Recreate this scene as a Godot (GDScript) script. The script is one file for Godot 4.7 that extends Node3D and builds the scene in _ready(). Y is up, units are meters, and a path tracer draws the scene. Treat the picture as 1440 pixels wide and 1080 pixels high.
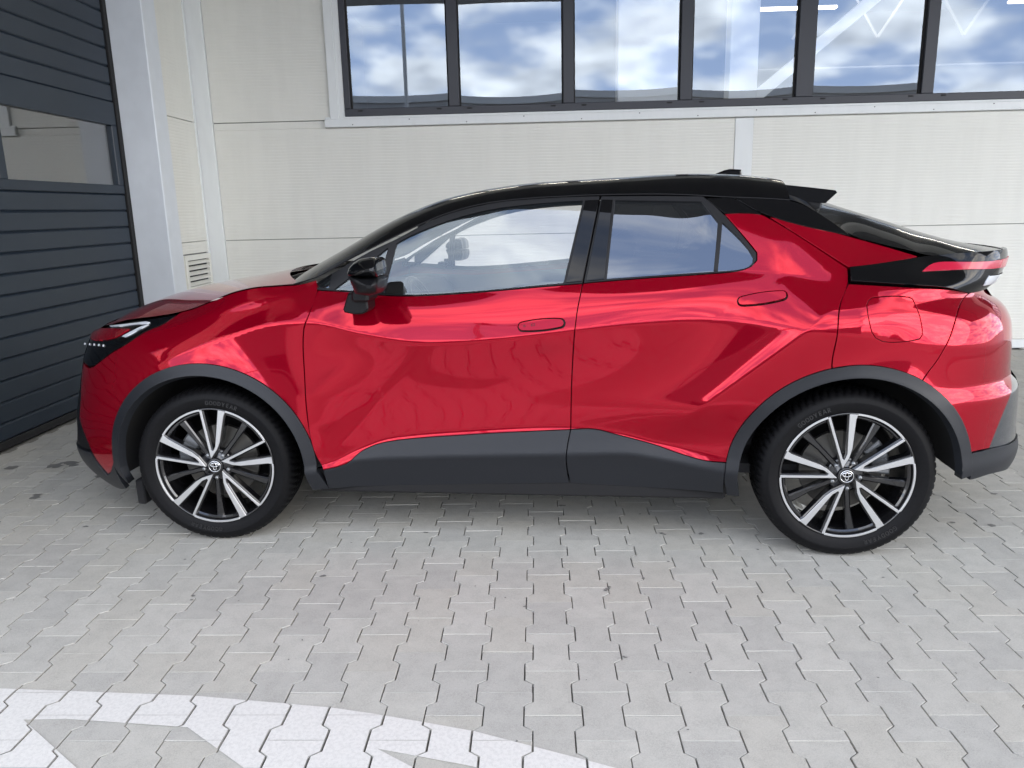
extends Node3D

# Pale industrial building, block paving and a red crossover car parked in front of it.
const CAR_YAW := -0.0804
const FAR_SIDE := -1.832      # z of the far flank in the car's own axes is FAR_SIDE - z
const WALL_Z := -4.37
const DOOR_X := -3.22

var rng := RandomNumberGenerator.new()
var stations := PackedFloat32Array()   # body section rows every centimetre of length
var nose_shift := PackedFloat32Array()
var tail_shift := PackedFloat32Array()
var car: Node3D
var M := {}

const ROWS := [
	{"y": [-2.2, 0.76, -2, 0.865, -1.9, 0.912, -1.75, 0.948, -1.6, 0.968, -1.44, 0.995, -1.28, 1.047, -1.136, 1.092, -0.95, 1.106, -0.89, 1.11, -0.764, 1.17, -0.635, 1.233, -0.511, 1.29, -0.329, 1.369, -0.211, 1.403, -0.014, 1.433, 0.352, 1.443, 0.753, 1.433, 0.884, 1.418, 1.07, 1.408, 1.128, 1.391, 1.346, 1.255, 1.53, 1.206, 1.62, 1.182, 1.75, 1.186, 1.85, 1.196, 2.1, 1.196], "z": [-2.2, -0.17, -1.4, -0.165, -1.1, -0.165, -0.9, -0.165, -0.75, -0.19, -0.6, -0.225, -0.4, -0.266, -0.2, -0.292, 0.3, -0.303, 0.6, -0.288, 0.85, -0.262, 1.05, -0.25, 1.3, -0.235, 1.6, -0.2, 1.8, -0.09, 2.1, -0.06], "s": [-2.2, -0.8, -1.4, -0.9, -1, -0.8, -0.6, -0.56, 0.3, -0.54, 1.1, -0.54, 1.5, -0.6, 1.8, -0.3, 2.1, -0.3]},
	{"y": [-2.2, 0.66, -1.7, 0.87, -1.45, 0.93, -1.2, 1, -0.95, 1.062, -0.796, 1.085, -0.67, 1.078, -0.5, 1.064, -0.4, 1.063, -0.186, 1.07, 0.057, 1.087, 0.28, 1.103, 0.522, 1.121, 0.861, 1.145, 1, 1.14, 1.2, 1.09, 1.5, 1.05, 2.1, 1.02], "z": [-2.2, -0.09, -1.4, -0.085, -0.95, -0.122, -0.6, -0.137, 0.3, -0.135, 0.8, -0.118, 1.2, -0.072, 1.6, -0.04, 2.1, -0.05], "s": [-2.2, -0.5, -1.2, -0.5, -0.9, -0.44, 0.8, -0.44, 1.2, -0.5, 1.6, -0.3, 2.1, -0.2], "b": [-2.2, -0.3, -1.2, -0.35, -0.8, -0.62, 0.7, -0.62, 1.1, -0.4, 1.6, -0.2, 2.1, -0.1]},
	{"y": [-2.2, 0.6, -1.5, 0.87, -1.2, 0.95, -0.95, 1.01, -0.84, 1.028, -0.65, 1.006, -0.458, 0.998, -0.055, 1.004, 0.226, 1.028, 0.5, 1.058, 0.767, 1.075, 1, 1.06, 1.3, 1, 1.7, 0.95, 2.1, 0.93], "z": [-2.2, -0.06, -1.4, -0.055, -0.95, -0.082, -0.5, -0.093, 0.3, -0.091, 0.8, -0.072, 1.2, -0.03, 1.6, -0.015, 2.1, -0.02], "s": [-2.2, -0.25, -1.1, -0.4, -0.8, -0.58, 0.8, -0.58, 1.2, -0.35, 2.1, -0.15]},
	{"y": [-2.2, 0.52, -1.5, 0.79, -1.2, 0.9, -0.95, 0.962, -0.826, 0.964, -0.624, 0.916, -0.42, 0.878, -0.336, 0.872, -0.25, 0.874, -0.051, 0.889, 0.227, 0.919, 0.5, 0.948, 0.764, 0.963, 0.95, 0.955, 1.2, 0.92, 1.7, 0.86, 2.1, 0.84], "z": [-2.2, -0.035, -1.4, -0.025, -1, -0.04, -0.7, -0.048, -0.3, -0.046, 0.3, -0.05, 0.8, -0.038, 1.2, -0.004, 1.6, 0, 2.1, -0.005], "s": [-2.2, -0.2, -1, -0.3, -0.6, -0.24, 0.5, -0.24, 1, -0.25, 1.4, -0.25, 2.1, -0.12], "b": [-2.2, -0.08, -1, -0.02, -0.7, 0.06, 0.3, 0.08, 0.9, 0, 1.3, -0.05, 2.1, 0]},
	{"y": [-2.2, 0.45, -1.2, 0.68, -0.8, 0.71, -0.3, 0.7, 0.3, 0.72, 0.9, 0.72, 1.3, 0.68, 2.1, 0.66], "z": [-2.2, -0.03, -1.4, 0, -0.9, -0.035, -0.5, -0.072, 0.2, -0.078, 0.6, -0.066, 0.9, -0.036, 1.3, 0, 2.1, 0], "s": [-2.2, 0, -1.2, 0, -0.7, 0.14, 0.3, 0.16, 0.9, 0.05, 1.3, 0, 2.1, 0.04]},
	{"y": [-2.2, 0.34, -1.7, 0.4, -0.9, 0.36, -0.813, 0.36, -0.65, 0.425, -0.528, 0.466, -0.198, 0.498, 0.224, 0.522, 0.408, 0.507, 0.648, 0.45, 0.86, 0.42, 1.3, 0.45, 2.1, 0.43], "z": [-2.2, -0.05, -1.4, -0.01, -0.9, -0.035, -0.5, -0.074, 0.2, -0.08, 0.6, -0.062, 0.9, -0.03, 1.3, -0.01, 2.1, -0.01], "s": [-2.2, 0.05, -1.2, 0, -0.6, -0.14, 0.3, -0.14, 0.9, -0.05, 1.3, 0, 2.1, 0.08], "b": [-2.2, 0.1, -1.2, 0, -0.85, -0.1, -0.6, -0.4, 0.4, -0.4, 0.8, -0.2, 1, 0, 2.1, 0.1]},
	{"y": [-2.2, 0.28, -1.6, 0.33, -0.9, 0.33, -0.75, 0.352, -0.688, 0.375, -0.449, 0.39, 0.224, 0.414, 0.445, 0.421, 0.6, 0.4, 0.86, 0.36, 1.3, 0.38, 2.1, 0.36], "z": [-2.2, -0.06, -1.4, -0.02, -0.9, -0.03, -0.6, -0.042, 0.2, -0.04, 0.6, -0.036, 0.9, -0.022, 1.3, -0.012, 2.1, -0.015], "s": [-2.2, 0.15, -0.9, -0.1, -0.6, -0.4, 0.4, -0.4, 0.8, -0.2, 1, 0, 2.1, 0.15], "b": [-2.2, 0.25, -1.4, 0.1, -0.9, 0.25, -0.6, 0.42, 0.5, 0.42, 0.9, 0.3, 1.3, 0.15, 2.1, 0.22]},
	{"y": [-2.2, 0.08, 2.1, 0.12], "z": [-2.2, -0.16, -1.4, -0.1, -0.8, -0.15, 0.8, -0.15, 1.4, -0.1, 2.1, -0.12], "s": [-2.2, 0.5, 2.1, 0.6]},
]
const NOSE := [0, 0.2, 0.14, 0.03, 0.2, -0.035, 0.27, -0.075, 0.33, -0.085, 0.414, -0.062, 0.515, -0.045, 0.618, -0.03, 0.7, -0.03, 0.767, -0.035, 0.847, -0.035, 0.92, 0.06, 1, 0.18, 1.2, 0.3]
const TAIL := [0, -0.2, 0.22, -0.08, 0.27, 0.04, 0.31, 0.09, 0.38, 0.1, 0.43, 0.09, 0.587, 0.078, 0.646, 0.072, 0.7, 0.03, 0.8, 0.025, 0.9, 0.018, 0.947, 0.002, 0.987, -0.03, 1.02, -0.085, 1.045, -0.09, 1.07, -0.05, 1.114, -0.03, 1.173, -0.015, 1.21, -0.03, 1.3, -0.16, 1.5, -0.2]
# panel outlines on the flank, metres from the middle of the wheelbase and above the ground
const OUTLINES := {
	"front_door": [-0.8135, 1.0831, -0.8388, 0.9744, -0.8518, 0.9383, -0.8618, 0.7139, -0.8596, 0.586, -0.8455, 0.4296, -0.8096, 0.3391, -0.7067, 0.3663, -0.6556, 0.4081, -0.5906, 0.4387, -0.5385, 0.4515, -0.2039, 0.4839, 0.2286, 0.5108, 0.2365, 0.7692, 0.2553, 0.9891, 0.2779, 1.0976, 0.0537, 1.0821, -0.1934, 1.0638, -0.4189, 1.0552, -0.5352, 1.0586, -0.6878, 1.075],
	"front_door_cladding": [-0.8096, 0.3391, -0.7067, 0.3663, -0.6556, 0.4081, -0.5906, 0.4387, -0.5385, 0.4515, -0.2039, 0.4839, 0.2286, 0.5108, 0.2124, 0.4229, 0.2103, 0.3802, 0.2211, 0.2774, -0.3448, 0.2584, -0.8084, 0.2406],
	"rear_door": [0.2793, 1.0987, 0.2567, 0.9891, 0.2379, 0.7692, 0.23, 0.5108, 0.3241, 0.514, 0.4095, 0.4953, 0.5667, 0.455, 0.6506, 0.4277, 0.7681, 0.3995, 0.8563, 0.398, 1.305, 0.335, 1.2017, 0.8032, 1.2103, 0.8927, 1.2229, 1.0084, 1.2709, 1.0929, 1.2791, 1.146, 0.9875, 1.3442, 0.9787, 1.3489, 0.8314, 1.3569, 0.9179, 1.2492, 0.9469, 1.2093, 0.9453, 1.1805, 0.9221, 1.1571, 0.8676, 1.1407, 0.7772, 1.1325, 0.5238, 1.1167],
	"rear_door_cladding": [0.23, 0.5108, 0.3241, 0.514, 0.4095, 0.4953, 0.5667, 0.455, 0.6506, 0.4277, 0.7681, 0.3995, 0.8563, 0.398, 0.8686, 0.2584, 0.5131, 0.264, 0.2276, 0.2775, 0.2121, 0.3802, 0.2139, 0.4229],
	"corner_gloss": [0.7594, 1.4195, 0.8005, 1.4185, 0.868, 1.4169, 0.9787, 1.3489, 0.8315, 1.3577],
	"quarter_upper": [0.9951, 1.3451, 1.3235, 1.2571, 1.5742, 1.1793, 1.478, 1.1654, 1.3573, 1.1515, 1.2841, 1.1492],
	"quarter_lower": [1.2728, 1.0921, 1.4804, 1.0774, 1.6558, 1.0605, 1.7592, 1.0394, 1.6827, 0.9922, 1.6273, 0.8799, 1.5896, 0.8105, 1.5474, 0.7541, 1.305, 0.335, 1.2038, 0.8032, 1.2121, 0.8927, 1.2249, 1.0083],
	"pillar_black": [0.8707, 1.4168, 1.041, 1.4065, 1.1143, 1.3909, 1.3237, 1.2584, 0.9868, 1.349],
	"rear_bumper": [1.7618, 1.0391, 1.9596, 1.04, 1.9952, 1, 2.0514, 0.95, 2.0713, 0.9, 2.0771, 0.85, 2.0804, 0.8, 2.0827, 0.75, 2.0852, 0.71, 2.0183, 0.7, 1.963, 0.66, 1.8513, 0.4466, 1.7494, 0.4444, 1.305, 0.335, 1.5491, 0.754, 1.5913, 0.8104, 1.629, 0.8798, 1.6846, 0.9921],
	"bumper_corner": [1.8528, 0.4469, 1.966, 0.659, 2.0213, 0.699, 2.0874, 0.7, 2.1311, 0.62, 2.1368, 0.54, 2.1409, 0.47, 2.1461, 0.42],
	"bumper_lower": [1.7496, 0.4427, 1.8516, 0.4448, 2.1483, 0.41, 2.1521, 0.36, 2.1389, 0.31, 2.1042, 0.28, 1.8882, 0.3341, 1.7899, 0.3299, 1.6959, 0.3357, 1.6529, 0.3432, 1.66, 0.45],
	"tail_lamp": [1.2814, 1.1467, 1.3571, 1.1508, 1.5157, 1.1671, 1.6074, 1.1765, 1.729, 1.1892, 2.0228, 1.19, 2.0257, 1.15, 2.0099, 1.1, 1.9846, 1.065, 1.8688, 1.048, 1.7476, 1.0434, 1.6556, 1.0624, 1.4808, 1.0793, 1.2789, 1.095],
	"tail_lens": [1.5421, 1.117, 1.6104, 1.1464, 1.7396, 1.1549, 2.0277, 1.165, 2.0245, 1.145, 2.0185, 1.125, 1.7665, 1.1265, 1.6536, 1.1193],
	"reverse_lens": [1.7991, 1.07, 1.824, 1.105, 2.0117, 1.105, 1.9956, 1.075],
	"fuel_flap": [1.3244, 1.0164, 1.3325, 1.0331, 1.3473, 1.0435, 1.485, 1.0416, 1.4984, 1.0361, 1.5045, 1.0234, 1.5272, 0.9243, 1.5276, 0.9073, 1.5181, 0.8931, 1.4701, 0.8849, 1.3823, 0.8869, 1.3564, 0.8991, 1.3406, 0.9205, 1.3248, 0.9871],
	"fender": [-0.83, 1.1231, -0.9, 1.1055, -1, 1.0988, -1.1, 1.0917, -1.2, 1.0716, -1.3, 1.0363, -1.4, 1.002, -1.46, 0.9869, -1.5062, 0.9495, -1.5996, 0.9106, -1.6709, 0.8661, -1.7642, 0.82, -1.8222, 0.7877, -1.9244, 0.74, -2.0433, 0.742, -2.0411, 0.7, -2.0212, 0.6, -2.0297, 0.5, -1.9742, 0.42, -1.9326, 0.36, -1.8483, 0.27, -1.8193, 0.2897, -1.3, 0.335, -0.8468, 0.4297, -0.8613, 0.5861, -0.8635, 0.7139, -0.8539, 0.9383, -0.8405, 0.9744, -0.8155, 1.0837],
	"headlight": [-1.9244, 0.745, -2.0422, 0.746, -2.1665, 0.755, -2.1553, 0.79, -2.1446, 0.82, -2.1306, 0.85, -1.95, 0.893, -1.87, 0.916, -1.75, 0.9419, -1.6, 0.9621, -1.47, 0.9829, -1.5083, 0.9511, -1.6013, 0.9123, -1.6717, 0.868, -1.7646, 0.822, -1.8226, 0.7897],
	"lamp_bar": [-1.901, 0.9117, -1.6791, 0.9417, -1.6263, 0.9483, -1.5891, 0.946, -1.6162, 0.9378, -1.6752, 0.9334, -1.8825, 0.9088],
	"lamp_bar_lower": [-1.6107, 0.9374, -1.5814, 0.9449, -1.6545, 0.908, -1.6995, 0.8862, -1.7326, 0.8852, -1.6736, 0.9147, -1.6367, 0.9314],
	"light_dots": [-2.4022, 0.7367, -1.9954, 0.8273, -1.9237, 0.8373, -1.875, 0.8419, -1.8328, 0.8445],
	"nose_red": [-2.111, 0.84, -2.0514, 0.872, -1.9696, 0.893, -1.8768, 0.9042, -1.6945, 0.9182, -1.7596, 0.8822, -1.8235, 0.8657],
	"grille_edge": [-2.055, 0.742, -2.0451, 0.7, -2.0252, 0.6, -2.0337, 0.5, -1.9782, 0.42, -1.9436, 0.37, -2.2533, 0.34, -2.2305, 0.45, -2.1984, 0.6, -2.18, 0.7, -2.1619, 0.77],
	"front_lip": [-1.9401, 0.362, -1.8573, 0.266, -1.821, 0.2867, -1.735, 0.42, -1.7256, 0.3661, -1.7475, 0.2161, -1.8248, 0.1889, -1.93, 0.18, -2.0796, 0.195, -2.2003, 0.21, -2.2406, 0.27, -2.2537, 0.33],
	"front_glass": [-0.5373, 1.0696, -0.4966, 1.2643, -0.4338, 1.2962, -0.3325, 1.3345, -0.2063, 1.3724, -0.08, 1.3967, 0.0456, 1.4096, 0.1701, 1.4168, 0.2747, 1.4195, 0.2, 1.1032, 0.0514, 1.0908, -0.1939, 1.0722, -0.4198, 1.063],
	"quarter_glass": [-0.7424, 1.0867, -0.5341, 1.2455, -0.5643, 1.0867, -0.5843, 1.0744],
	"tip_glass": [-0.8412, 1.0975, -0.7657, 1.1462, -0.7703, 1.0936],
	"rear_glass": [0.4068, 1.4187, 0.7468, 1.4051, 0.806, 1.325, 0.7823, 1.1422, 0.3736, 1.1176],
	"rear_quarter_glass": [0.8246, 1.3217, 0.9148, 1.2228, 0.9306, 1.1937, 0.928, 1.1727, 0.9073, 1.1538, 0.868, 1.1475, 0.8005, 1.1432],
	"front_frame": [-0.8601, 1.0907, -0.8409, 1.1054, -0.7314, 1.1688, -0.6156, 1.2325, -0.5009, 1.2835, -0.3286, 1.3671, -0.2128, 1.401, -0.0161, 1.4313, 0.1601, 1.439, 0.3453, 1.4388, 0.2771, 1.0987, 0.0537, 1.0832, -0.1934, 1.0649, -0.419, 1.0563, -0.5354, 1.0597, -0.688, 1.0761, -0.8138, 1.0847],
	"front_pillar_trim": [0.2839, 1.4221, 0.343, 1.4233, 0.2753, 1.1054, 0.2086, 1.1007],
	"rear_frame": [0.3499, 1.4387, 0.5626, 1.4346, 0.7534, 1.4282, 0.8306, 1.3561, 0.917, 1.2484, 0.9461, 1.2085, 0.9443, 1.1805, 0.9213, 1.1581, 0.8677, 1.1417, 0.7772, 1.1335, 0.5239, 1.1177, 0.2802, 1.0997],
	"rear_pillar_trim": [0.3517, 1.4231, 0.3976, 1.422, 0.3635, 1.1122, 0.2894, 1.1063],
	"front_handle": [0.0434, 0.9211, 0.0347, 0.9225, 0.0278, 0.9278, 0.0246, 0.9357, 0.0259, 0.944, 0.0314, 0.9504, 0.0396, 0.9533, 0.1866, 0.9668, 0.1952, 0.9654, 0.202, 0.9601, 0.2051, 0.9523, 0.2038, 0.9441, 0.1983, 0.9376, 0.1901, 0.9347],
	"front_handle_recess": [0.0442, 0.9179, 0.0341, 0.9195, 0.026, 0.9258, 0.0223, 0.935, 0.0239, 0.9446, 0.0303, 0.9521, 0.04, 0.9555, 0.1892, 0.9687, 0.1993, 0.967, 0.2071, 0.9608, 0.2107, 0.9517, 0.2091, 0.9421, 0.2027, 0.9346, 0.1932, 0.9312],
	"rear_handle": [0.8839, 1.0174, 0.8759, 1.0183, 0.8696, 1.0231, 0.8667, 1.0304, 0.8679, 1.0383, 0.8729, 1.0447, 0.8805, 1.0479, 1.0267, 1.0687, 1.0345, 1.0678, 1.0405, 1.0631, 1.0429, 1.056, 1.0414, 1.0483, 1.0362, 1.0421, 1.0287, 1.039],
	"rear_handle_recess": [0.8846, 1.0146, 0.8755, 1.0156, 0.8682, 1.0211, 0.8649, 1.0296, 0.8662, 1.0387, 0.8721, 1.0461, 0.8807, 1.0497, 1.0286, 1.0705, 1.0376, 1.0694, 1.0444, 1.064, 1.0472, 1.0558, 1.0454, 1.0469, 1.0394, 1.0398, 1.0308, 1.0362],
}
const PAINT_AREA := [-3.2, 0.8, -2.4, 0.87, -1.95, 0.905, -1.551, 0.933, -1.347, 0.945, -0.936, 0.97, -0.633, 1.009, -0.505, 1.027, -0.369, 1.056, -0.221, 1.093, -0.085, 1.129, 0.08, 1.191, 0.223, 1.245, 0.293, 1.272, 0.6, 1.42, 0.95, 1.63, 1.2, 1.85, 0.9, 1.9, 0.5, 2.3, -3.2, 2.3]
const PAINT_GAPS := [[-1.38, 1.08, -1.257, 1.077, -1.088, 1.093, -0.889, 1.113, -0.673, 1.27, -0.3, 1.55, -0.55, 1.72, -1.113, 1.271], [-0.339, 1.199, -0.097, 1.26, 0.15, 1.33, 0.35, 1.46, 0.2, 1.7, -0.213, 1.281], [-3.2, 1, -2.6, 1.02, -1.95, 1.05, -1.6, 1.3, -1.2, 1.62, -3.2, 1.7]]
const STAINS := [-1.204, 0.361, 0.011, -1.2, 0.39, 0.008, 0.049, 0.453, 0.007, 0.354, 0.325, 0.01, 0.368, 0.776, 0.006, 0.498, 0.242, 0.006, 0.632, -0.172, 0.014, 0.8, -0.16, 0.012, -0.315, -0.61, 0.016, -0.707, -0.709, 0.02, 0.568, -0.389, 0.013, -1.549, -0.653, 0.02, -2.486, -0.678, 0.03, -2.945, -1.159, 0.05, -2.712, -1.188, 0.07, -2.628, -1.224, 0.06, -1.376, 0.052, 0.012, -0.752, 0.207, 0.012, 1.926, -0.26, 0.016, 2.072, -0.218, 0.02, 1.697, -0.265, 0.012, 1.61, -0.011, 0.01, 0.616, 0.104, 0.01, 0.22, -0.5, 0.016, -0.9, -0.35, 0.014, -0.4, -0.2, 0.01, 1.4, 0.25, 0.01, 2.3, -0.6, 0.02, 2.6, -1.1, 0.025, -2, -0.3, 0.012, 1, 0, 0.008, -2.3, -1, 0.03]


# ---------------------------------------------------------------- small mesh builder
class Mb:
	var v := PackedVector3Array()
	var n := PackedVector3Array()
	var t := PackedInt32Array()
	func tri(a: Vector3, b: Vector3, c: Vector3) -> void:
		var m := (c - a).cross(b - a)
		if m.length_squared() < 1e-18:
			return
		m = m.normalized()
		var k := v.size()
		v.append(a); v.append(b); v.append(c)
		n.append(m); n.append(m); n.append(m)
		t.append(k); t.append(k + 1); t.append(k + 2)
	func quad(a: Vector3, b: Vector3, c: Vector3, d: Vector3) -> void:
		tri(a, b, c)
		tri(a, c, d)
	func smooth_quad(k0: int, k1: int, k2: int, k3: int) -> void:
		t.append(k0); t.append(k1); t.append(k2)
		t.append(k0); t.append(k2); t.append(k3)
	# chamfered box, lo to hi
	func box(lo: Vector3, hi: Vector3, b: float = 0.0, x := Transform3D.IDENTITY) -> void:
		var c := (lo + hi) * 0.5
		var h := (hi - lo) * 0.5
		b = minf(b, minf(h.x, minf(h.y, h.z)) * 0.9)
		var ax := [Vector3.RIGHT, Vector3.UP, Vector3.BACK]
		for i in 3:
			for s in [-1.0, 1.0]:
				var u: Vector3 = ax[(i + 1) % 3]
				var w: Vector3 = ax[(i + 2) % 3]
				var o: Vector3 = c + ax[i] * s * h[i]
				var hu: Vector3 = u * (h[(i + 1) % 3] - b)
				var hw: Vector3 = w * (h[(i + 2) % 3] - b)
				var q := [o - hu - hw, o + hu - hw, o + hu + hw, o - hu + hw]
				_face(q, c, x)
		if b <= 0.0:
			return
		for i in 3:
			for s in [-1.0, 1.0]:
				for r in [-1.0, 1.0]:
					var u: Vector3 = ax[(i + 1) % 3] * s
					var w: Vector3 = ax[(i + 2) % 3] * r
					var hu := h[(i + 1) % 3]
					var hw := h[(i + 2) % 3]
					var l: Vector3 = ax[i] * (h[i] - b)
					var e1: Vector3 = c + u * hu + w * (hw - b)
					var e2: Vector3 = c + u * (hu - b) + w * hw
					_face([e1 - l, e2 - l, e2 + l, e1 + l], c, x)
		for sx in [-1.0, 1.0]:
			for sy in [-1.0, 1.0]:
				for sz in [-1.0, 1.0]:
					var a := c + Vector3(sx * h.x, sy * (h.y - b), sz * (h.z - b))
					var d := c + Vector3(sx * (h.x - b), sy * h.y, sz * (h.z - b))
					var e := c + Vector3(sx * (h.x - b), sy * (h.y - b), sz * h.z)
					_face([a, d, e], c, x)
	func _face(q: Array, c: Vector3, x: Transform3D) -> void:
		var m: Vector3 = (q[2] - q[0]).cross(q[1] - q[0])
		var f: Vector3 = q[0] - c
		if m.dot(f) < 0.0:
			q.reverse()
		for i in range(1, q.size() - 1):
			tri(x * q[0], x * q[i], x * q[i + 1])
	# a grid of points, smooth normals; rows run along the first index
	func grid(p: Array, flip: bool = false, close_row: bool = false) -> void:
		var rows := p.size()
		var cols: int = p[0].size()
		var k := v.size()
		for i in rows:
			for j in cols:
				var jl := j - 1
				var jr := j + 1
				if close_row:
					jl = (j - 1 + cols) % cols
					jr = (j + 1) % cols
				else:
					jl = maxi(jl, 0)
					jr = mini(jr, cols - 1)
				var du: Vector3 = p[mini(i + 1, rows - 1)][j] - p[maxi(i - 1, 0)][j]
				var dv: Vector3 = p[i][jr] - p[i][jl]
				var m := dv.cross(du).normalized()
				v.append(p[i][j])
				n.append(-m if flip else m)
		for i in rows - 1:
			for j in (cols if close_row else cols - 1):
				var j2 := (j + 1) % cols
				var a := k + i * cols + j
				var b := k + i * cols + j2
				var c := k + (i + 1) * cols + j2
				var d := k + (i + 1) * cols + j
				if flip:
					smooth_quad(a, b, c, d)
				else:
					smooth_quad(a, d, c, b)
	# a flat outline pushed from z0 to z1 with a chamfer on the z1 side
	func prism(poly: PackedVector2Array, z0: float, z1: float, b: float, x := Transform3D.IDENTITY) -> void:
		if Geometry2D.is_polygon_clockwise(poly):
			poly = poly.duplicate()
			poly.reverse()
		var top := poly
		if b > 0.0:
			top = PackedVector2Array()
			var m := poly.size()
			for i in m:
				var e1 := (poly[i] - poly[(i - 1 + m) % m]).normalized()
				var e2 := (poly[(i + 1) % m] - poly[i]).normalized()
				var nn := (e1 + e2).orthogonal().normalized()
				var k := b / maxf(0.35, nn.dot(e1.orthogonal()))
				top.append(poly[i] - nn * k * signf(nn.dot(e1.orthogonal())))
			# keep the inset on the inner side
			if absf(_area(top)) > absf(_area(poly)):
				for i in m:
					top[i] = poly[i] * 2.0 - top[i]
		var s := signf(z1 - z0)
		var ix := Geometry2D.triangulate_polygon(top)
		for i in range(0, ix.size(), 3):
			var a := top[ix[i]]
			var c := top[ix[i + 1]]
			var d := top[ix[i + 2]]
			if (c - a).cross(d - a) * s > 0.0:
				var w := c
				c = d
				d = w
			tri(x * Vector3(a.x, a.y, z1), x * Vector3(c.x, c.y, z1), x * Vector3(d.x, d.y, z1))
		var q := poly.size()
		for i in q:
			var a := poly[i]
			var c := poly[(i + 1) % q]
			var ta := top[i]
			var tc := top[(i + 1) % q]
			var zb := z1 - s * b
			if s > 0.0:
				quad(x * Vector3(a.x, a.y, zb), x * Vector3(c.x, c.y, zb), x * Vector3(c.x, c.y, z0), x * Vector3(a.x, a.y, z0))
				if b > 0.0:
					quad(x * Vector3(ta.x, ta.y, z1), x * Vector3(tc.x, tc.y, z1), x * Vector3(c.x, c.y, zb), x * Vector3(a.x, a.y, zb))
			else:
				quad(x * Vector3(a.x, a.y, z0), x * Vector3(c.x, c.y, z0), x * Vector3(c.x, c.y, zb), x * Vector3(a.x, a.y, zb))
				if b > 0.0:
					quad(x * Vector3(a.x, a.y, zb), x * Vector3(c.x, c.y, zb), x * Vector3(tc.x, tc.y, z1), x * Vector3(ta.x, ta.y, z1))
	func _area(p: PackedVector2Array) -> float:
		var r := 0.0
		for i in p.size():
			r += p[i].cross(p[(i + 1) % p.size()])
		return r * 0.5
	func tube(pts: PackedVector3Array, r: float, sides: int = 8) -> void:
		var rows := []
		for i in pts.size():
			var d := (pts[mini(i + 1, pts.size() - 1)] - pts[maxi(i - 1, 0)]).normalized()
			var u := d.cross(Vector3.UP if absf(d.y) < 0.9 else Vector3.RIGHT).normalized()
			var w := d.cross(u)
			var ring := PackedVector3Array()
			for k in sides:
				var a := TAU * k / sides
				ring.append(pts[i] + (u * cos(a) + w * sin(a)) * r)
			rows.append(ring)
		grid(rows, true, true)
	# the same grid with its faces turned away from a point inside
	func shell(p: Array, inside: Vector3, close_row: bool = false) -> void:
		var rows := p.size()
		var cols: int = p[0].size()
		var sum := 0.0
		for i in rows - 1:
			for j in cols - 1:
				var a: Vector3 = p[i][j]
				sum += signf((p[i][j + 1] - a).cross(p[i + 1][j] - a).dot(a - inside))
		grid(p, sum < 0.0, close_row)
	func mesh() -> ArrayMesh:
		var a := []
		a.resize(Mesh.ARRAY_MAX)
		a[Mesh.ARRAY_VERTEX] = v
		a[Mesh.ARRAY_NORMAL] = n
		a[Mesh.ARRAY_INDEX] = t
		var m := ArrayMesh.new()
		if v.size() > 2 and t.size() > 2:
			m.add_surface_from_arrays(Mesh.PRIMITIVE_TRIANGLES, a)
		return m


func put(called: String, mesh: Mesh, m: Material, parent: Node = null) -> MeshInstance3D:
	var o := MeshInstance3D.new()
	o.name = called
	o.mesh = mesh
	o.material_override = m
	(parent if parent else self).add_child(o, true)
	return o


func holder(called: String, parent: Node = null) -> Node3D:
	var o := Node3D.new()
	o.name = called
	(parent if parent else self).add_child(o, true)
	return o


func tag(o: Node, label: String, category: String, group: String = "", kind: String = "") -> void:
	if label:
		o.set_meta("label", label)
	if category:
		o.set_meta("category", category)
	if group:
		o.set_meta("group", group)
	if kind:
		o.set_meta("kind", kind)


func box_part(called: String, lo: Vector3, hi: Vector3, b: float, m: Material, parent: Node) -> MeshInstance3D:
	var k := Mb.new()
	k.box(lo, hi, b)
	return put(called, k.mesh(), m, parent)


# ---------------------------------------------------------------- materials
func lin_color(r: float, g: float, b: float, a: float = 1.0) -> Color:
	var c := Color(r, g, b).linear_to_srgb()
	c.a = a
	return c


func plain(r: float, g: float, b: float, rough: float, metal: float = 0.0) -> StandardMaterial3D:
	var m := StandardMaterial3D.new()
	m.albedo_color = lin_color(r, g, b)
	m.roughness = rough
	m.metallic = metal
	return m


func coated(m: StandardMaterial3D, amount: float, rough: float) -> StandardMaterial3D:
	m.clearcoat_enabled = true
	m.clearcoat = amount
	m.clearcoat_roughness = rough
	return m


# a pane with a reflecting solar coat: share mirrored, the rest passes
func coated_glass(r: float, g: float, b: float, share: float) -> StandardMaterial3D:
	var im := Image.create(4, 4, false, Image.FORMAT_RGBA8)
	im.fill(Color(1, 1, 1, 1))
	var m := StandardMaterial3D.new()
	m.transparency = BaseMaterial3D.TRANSPARENCY_ALPHA
	m.albedo_color = lin_color(r, g, b, share)
	m.albedo_texture = ImageTexture.create_from_image(im)
	m.metallic = 1.0
	m.roughness = 0.0
	return m


# grey mottle round 1.0 for multiplying into a colour
func mottle(seed_: int, size: int, freq: float, low: float, high: float, grain: float, octaves: int = 4) -> ImageTexture:
	var f := FastNoiseLite.new()
	f.seed = seed_
	f.frequency = freq
	f.fractal_octaves = octaves
	var src := f.get_seamless_image(size, size)
	var im := Image.create(size, size, false, Image.FORMAT_RGB8)
	var r := RandomNumberGenerator.new()
	r.seed = seed_
	for y in size:
		for x in size:
			var k := lerpf(low, high, smoothstep(0.2, 0.8, src.get_pixel(x, y).r)) + r.randf_range(-grain, grain)
			im.set_pixel(x, y, Color(k, k, k))
	return ImageTexture.create_from_image(im)


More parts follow.
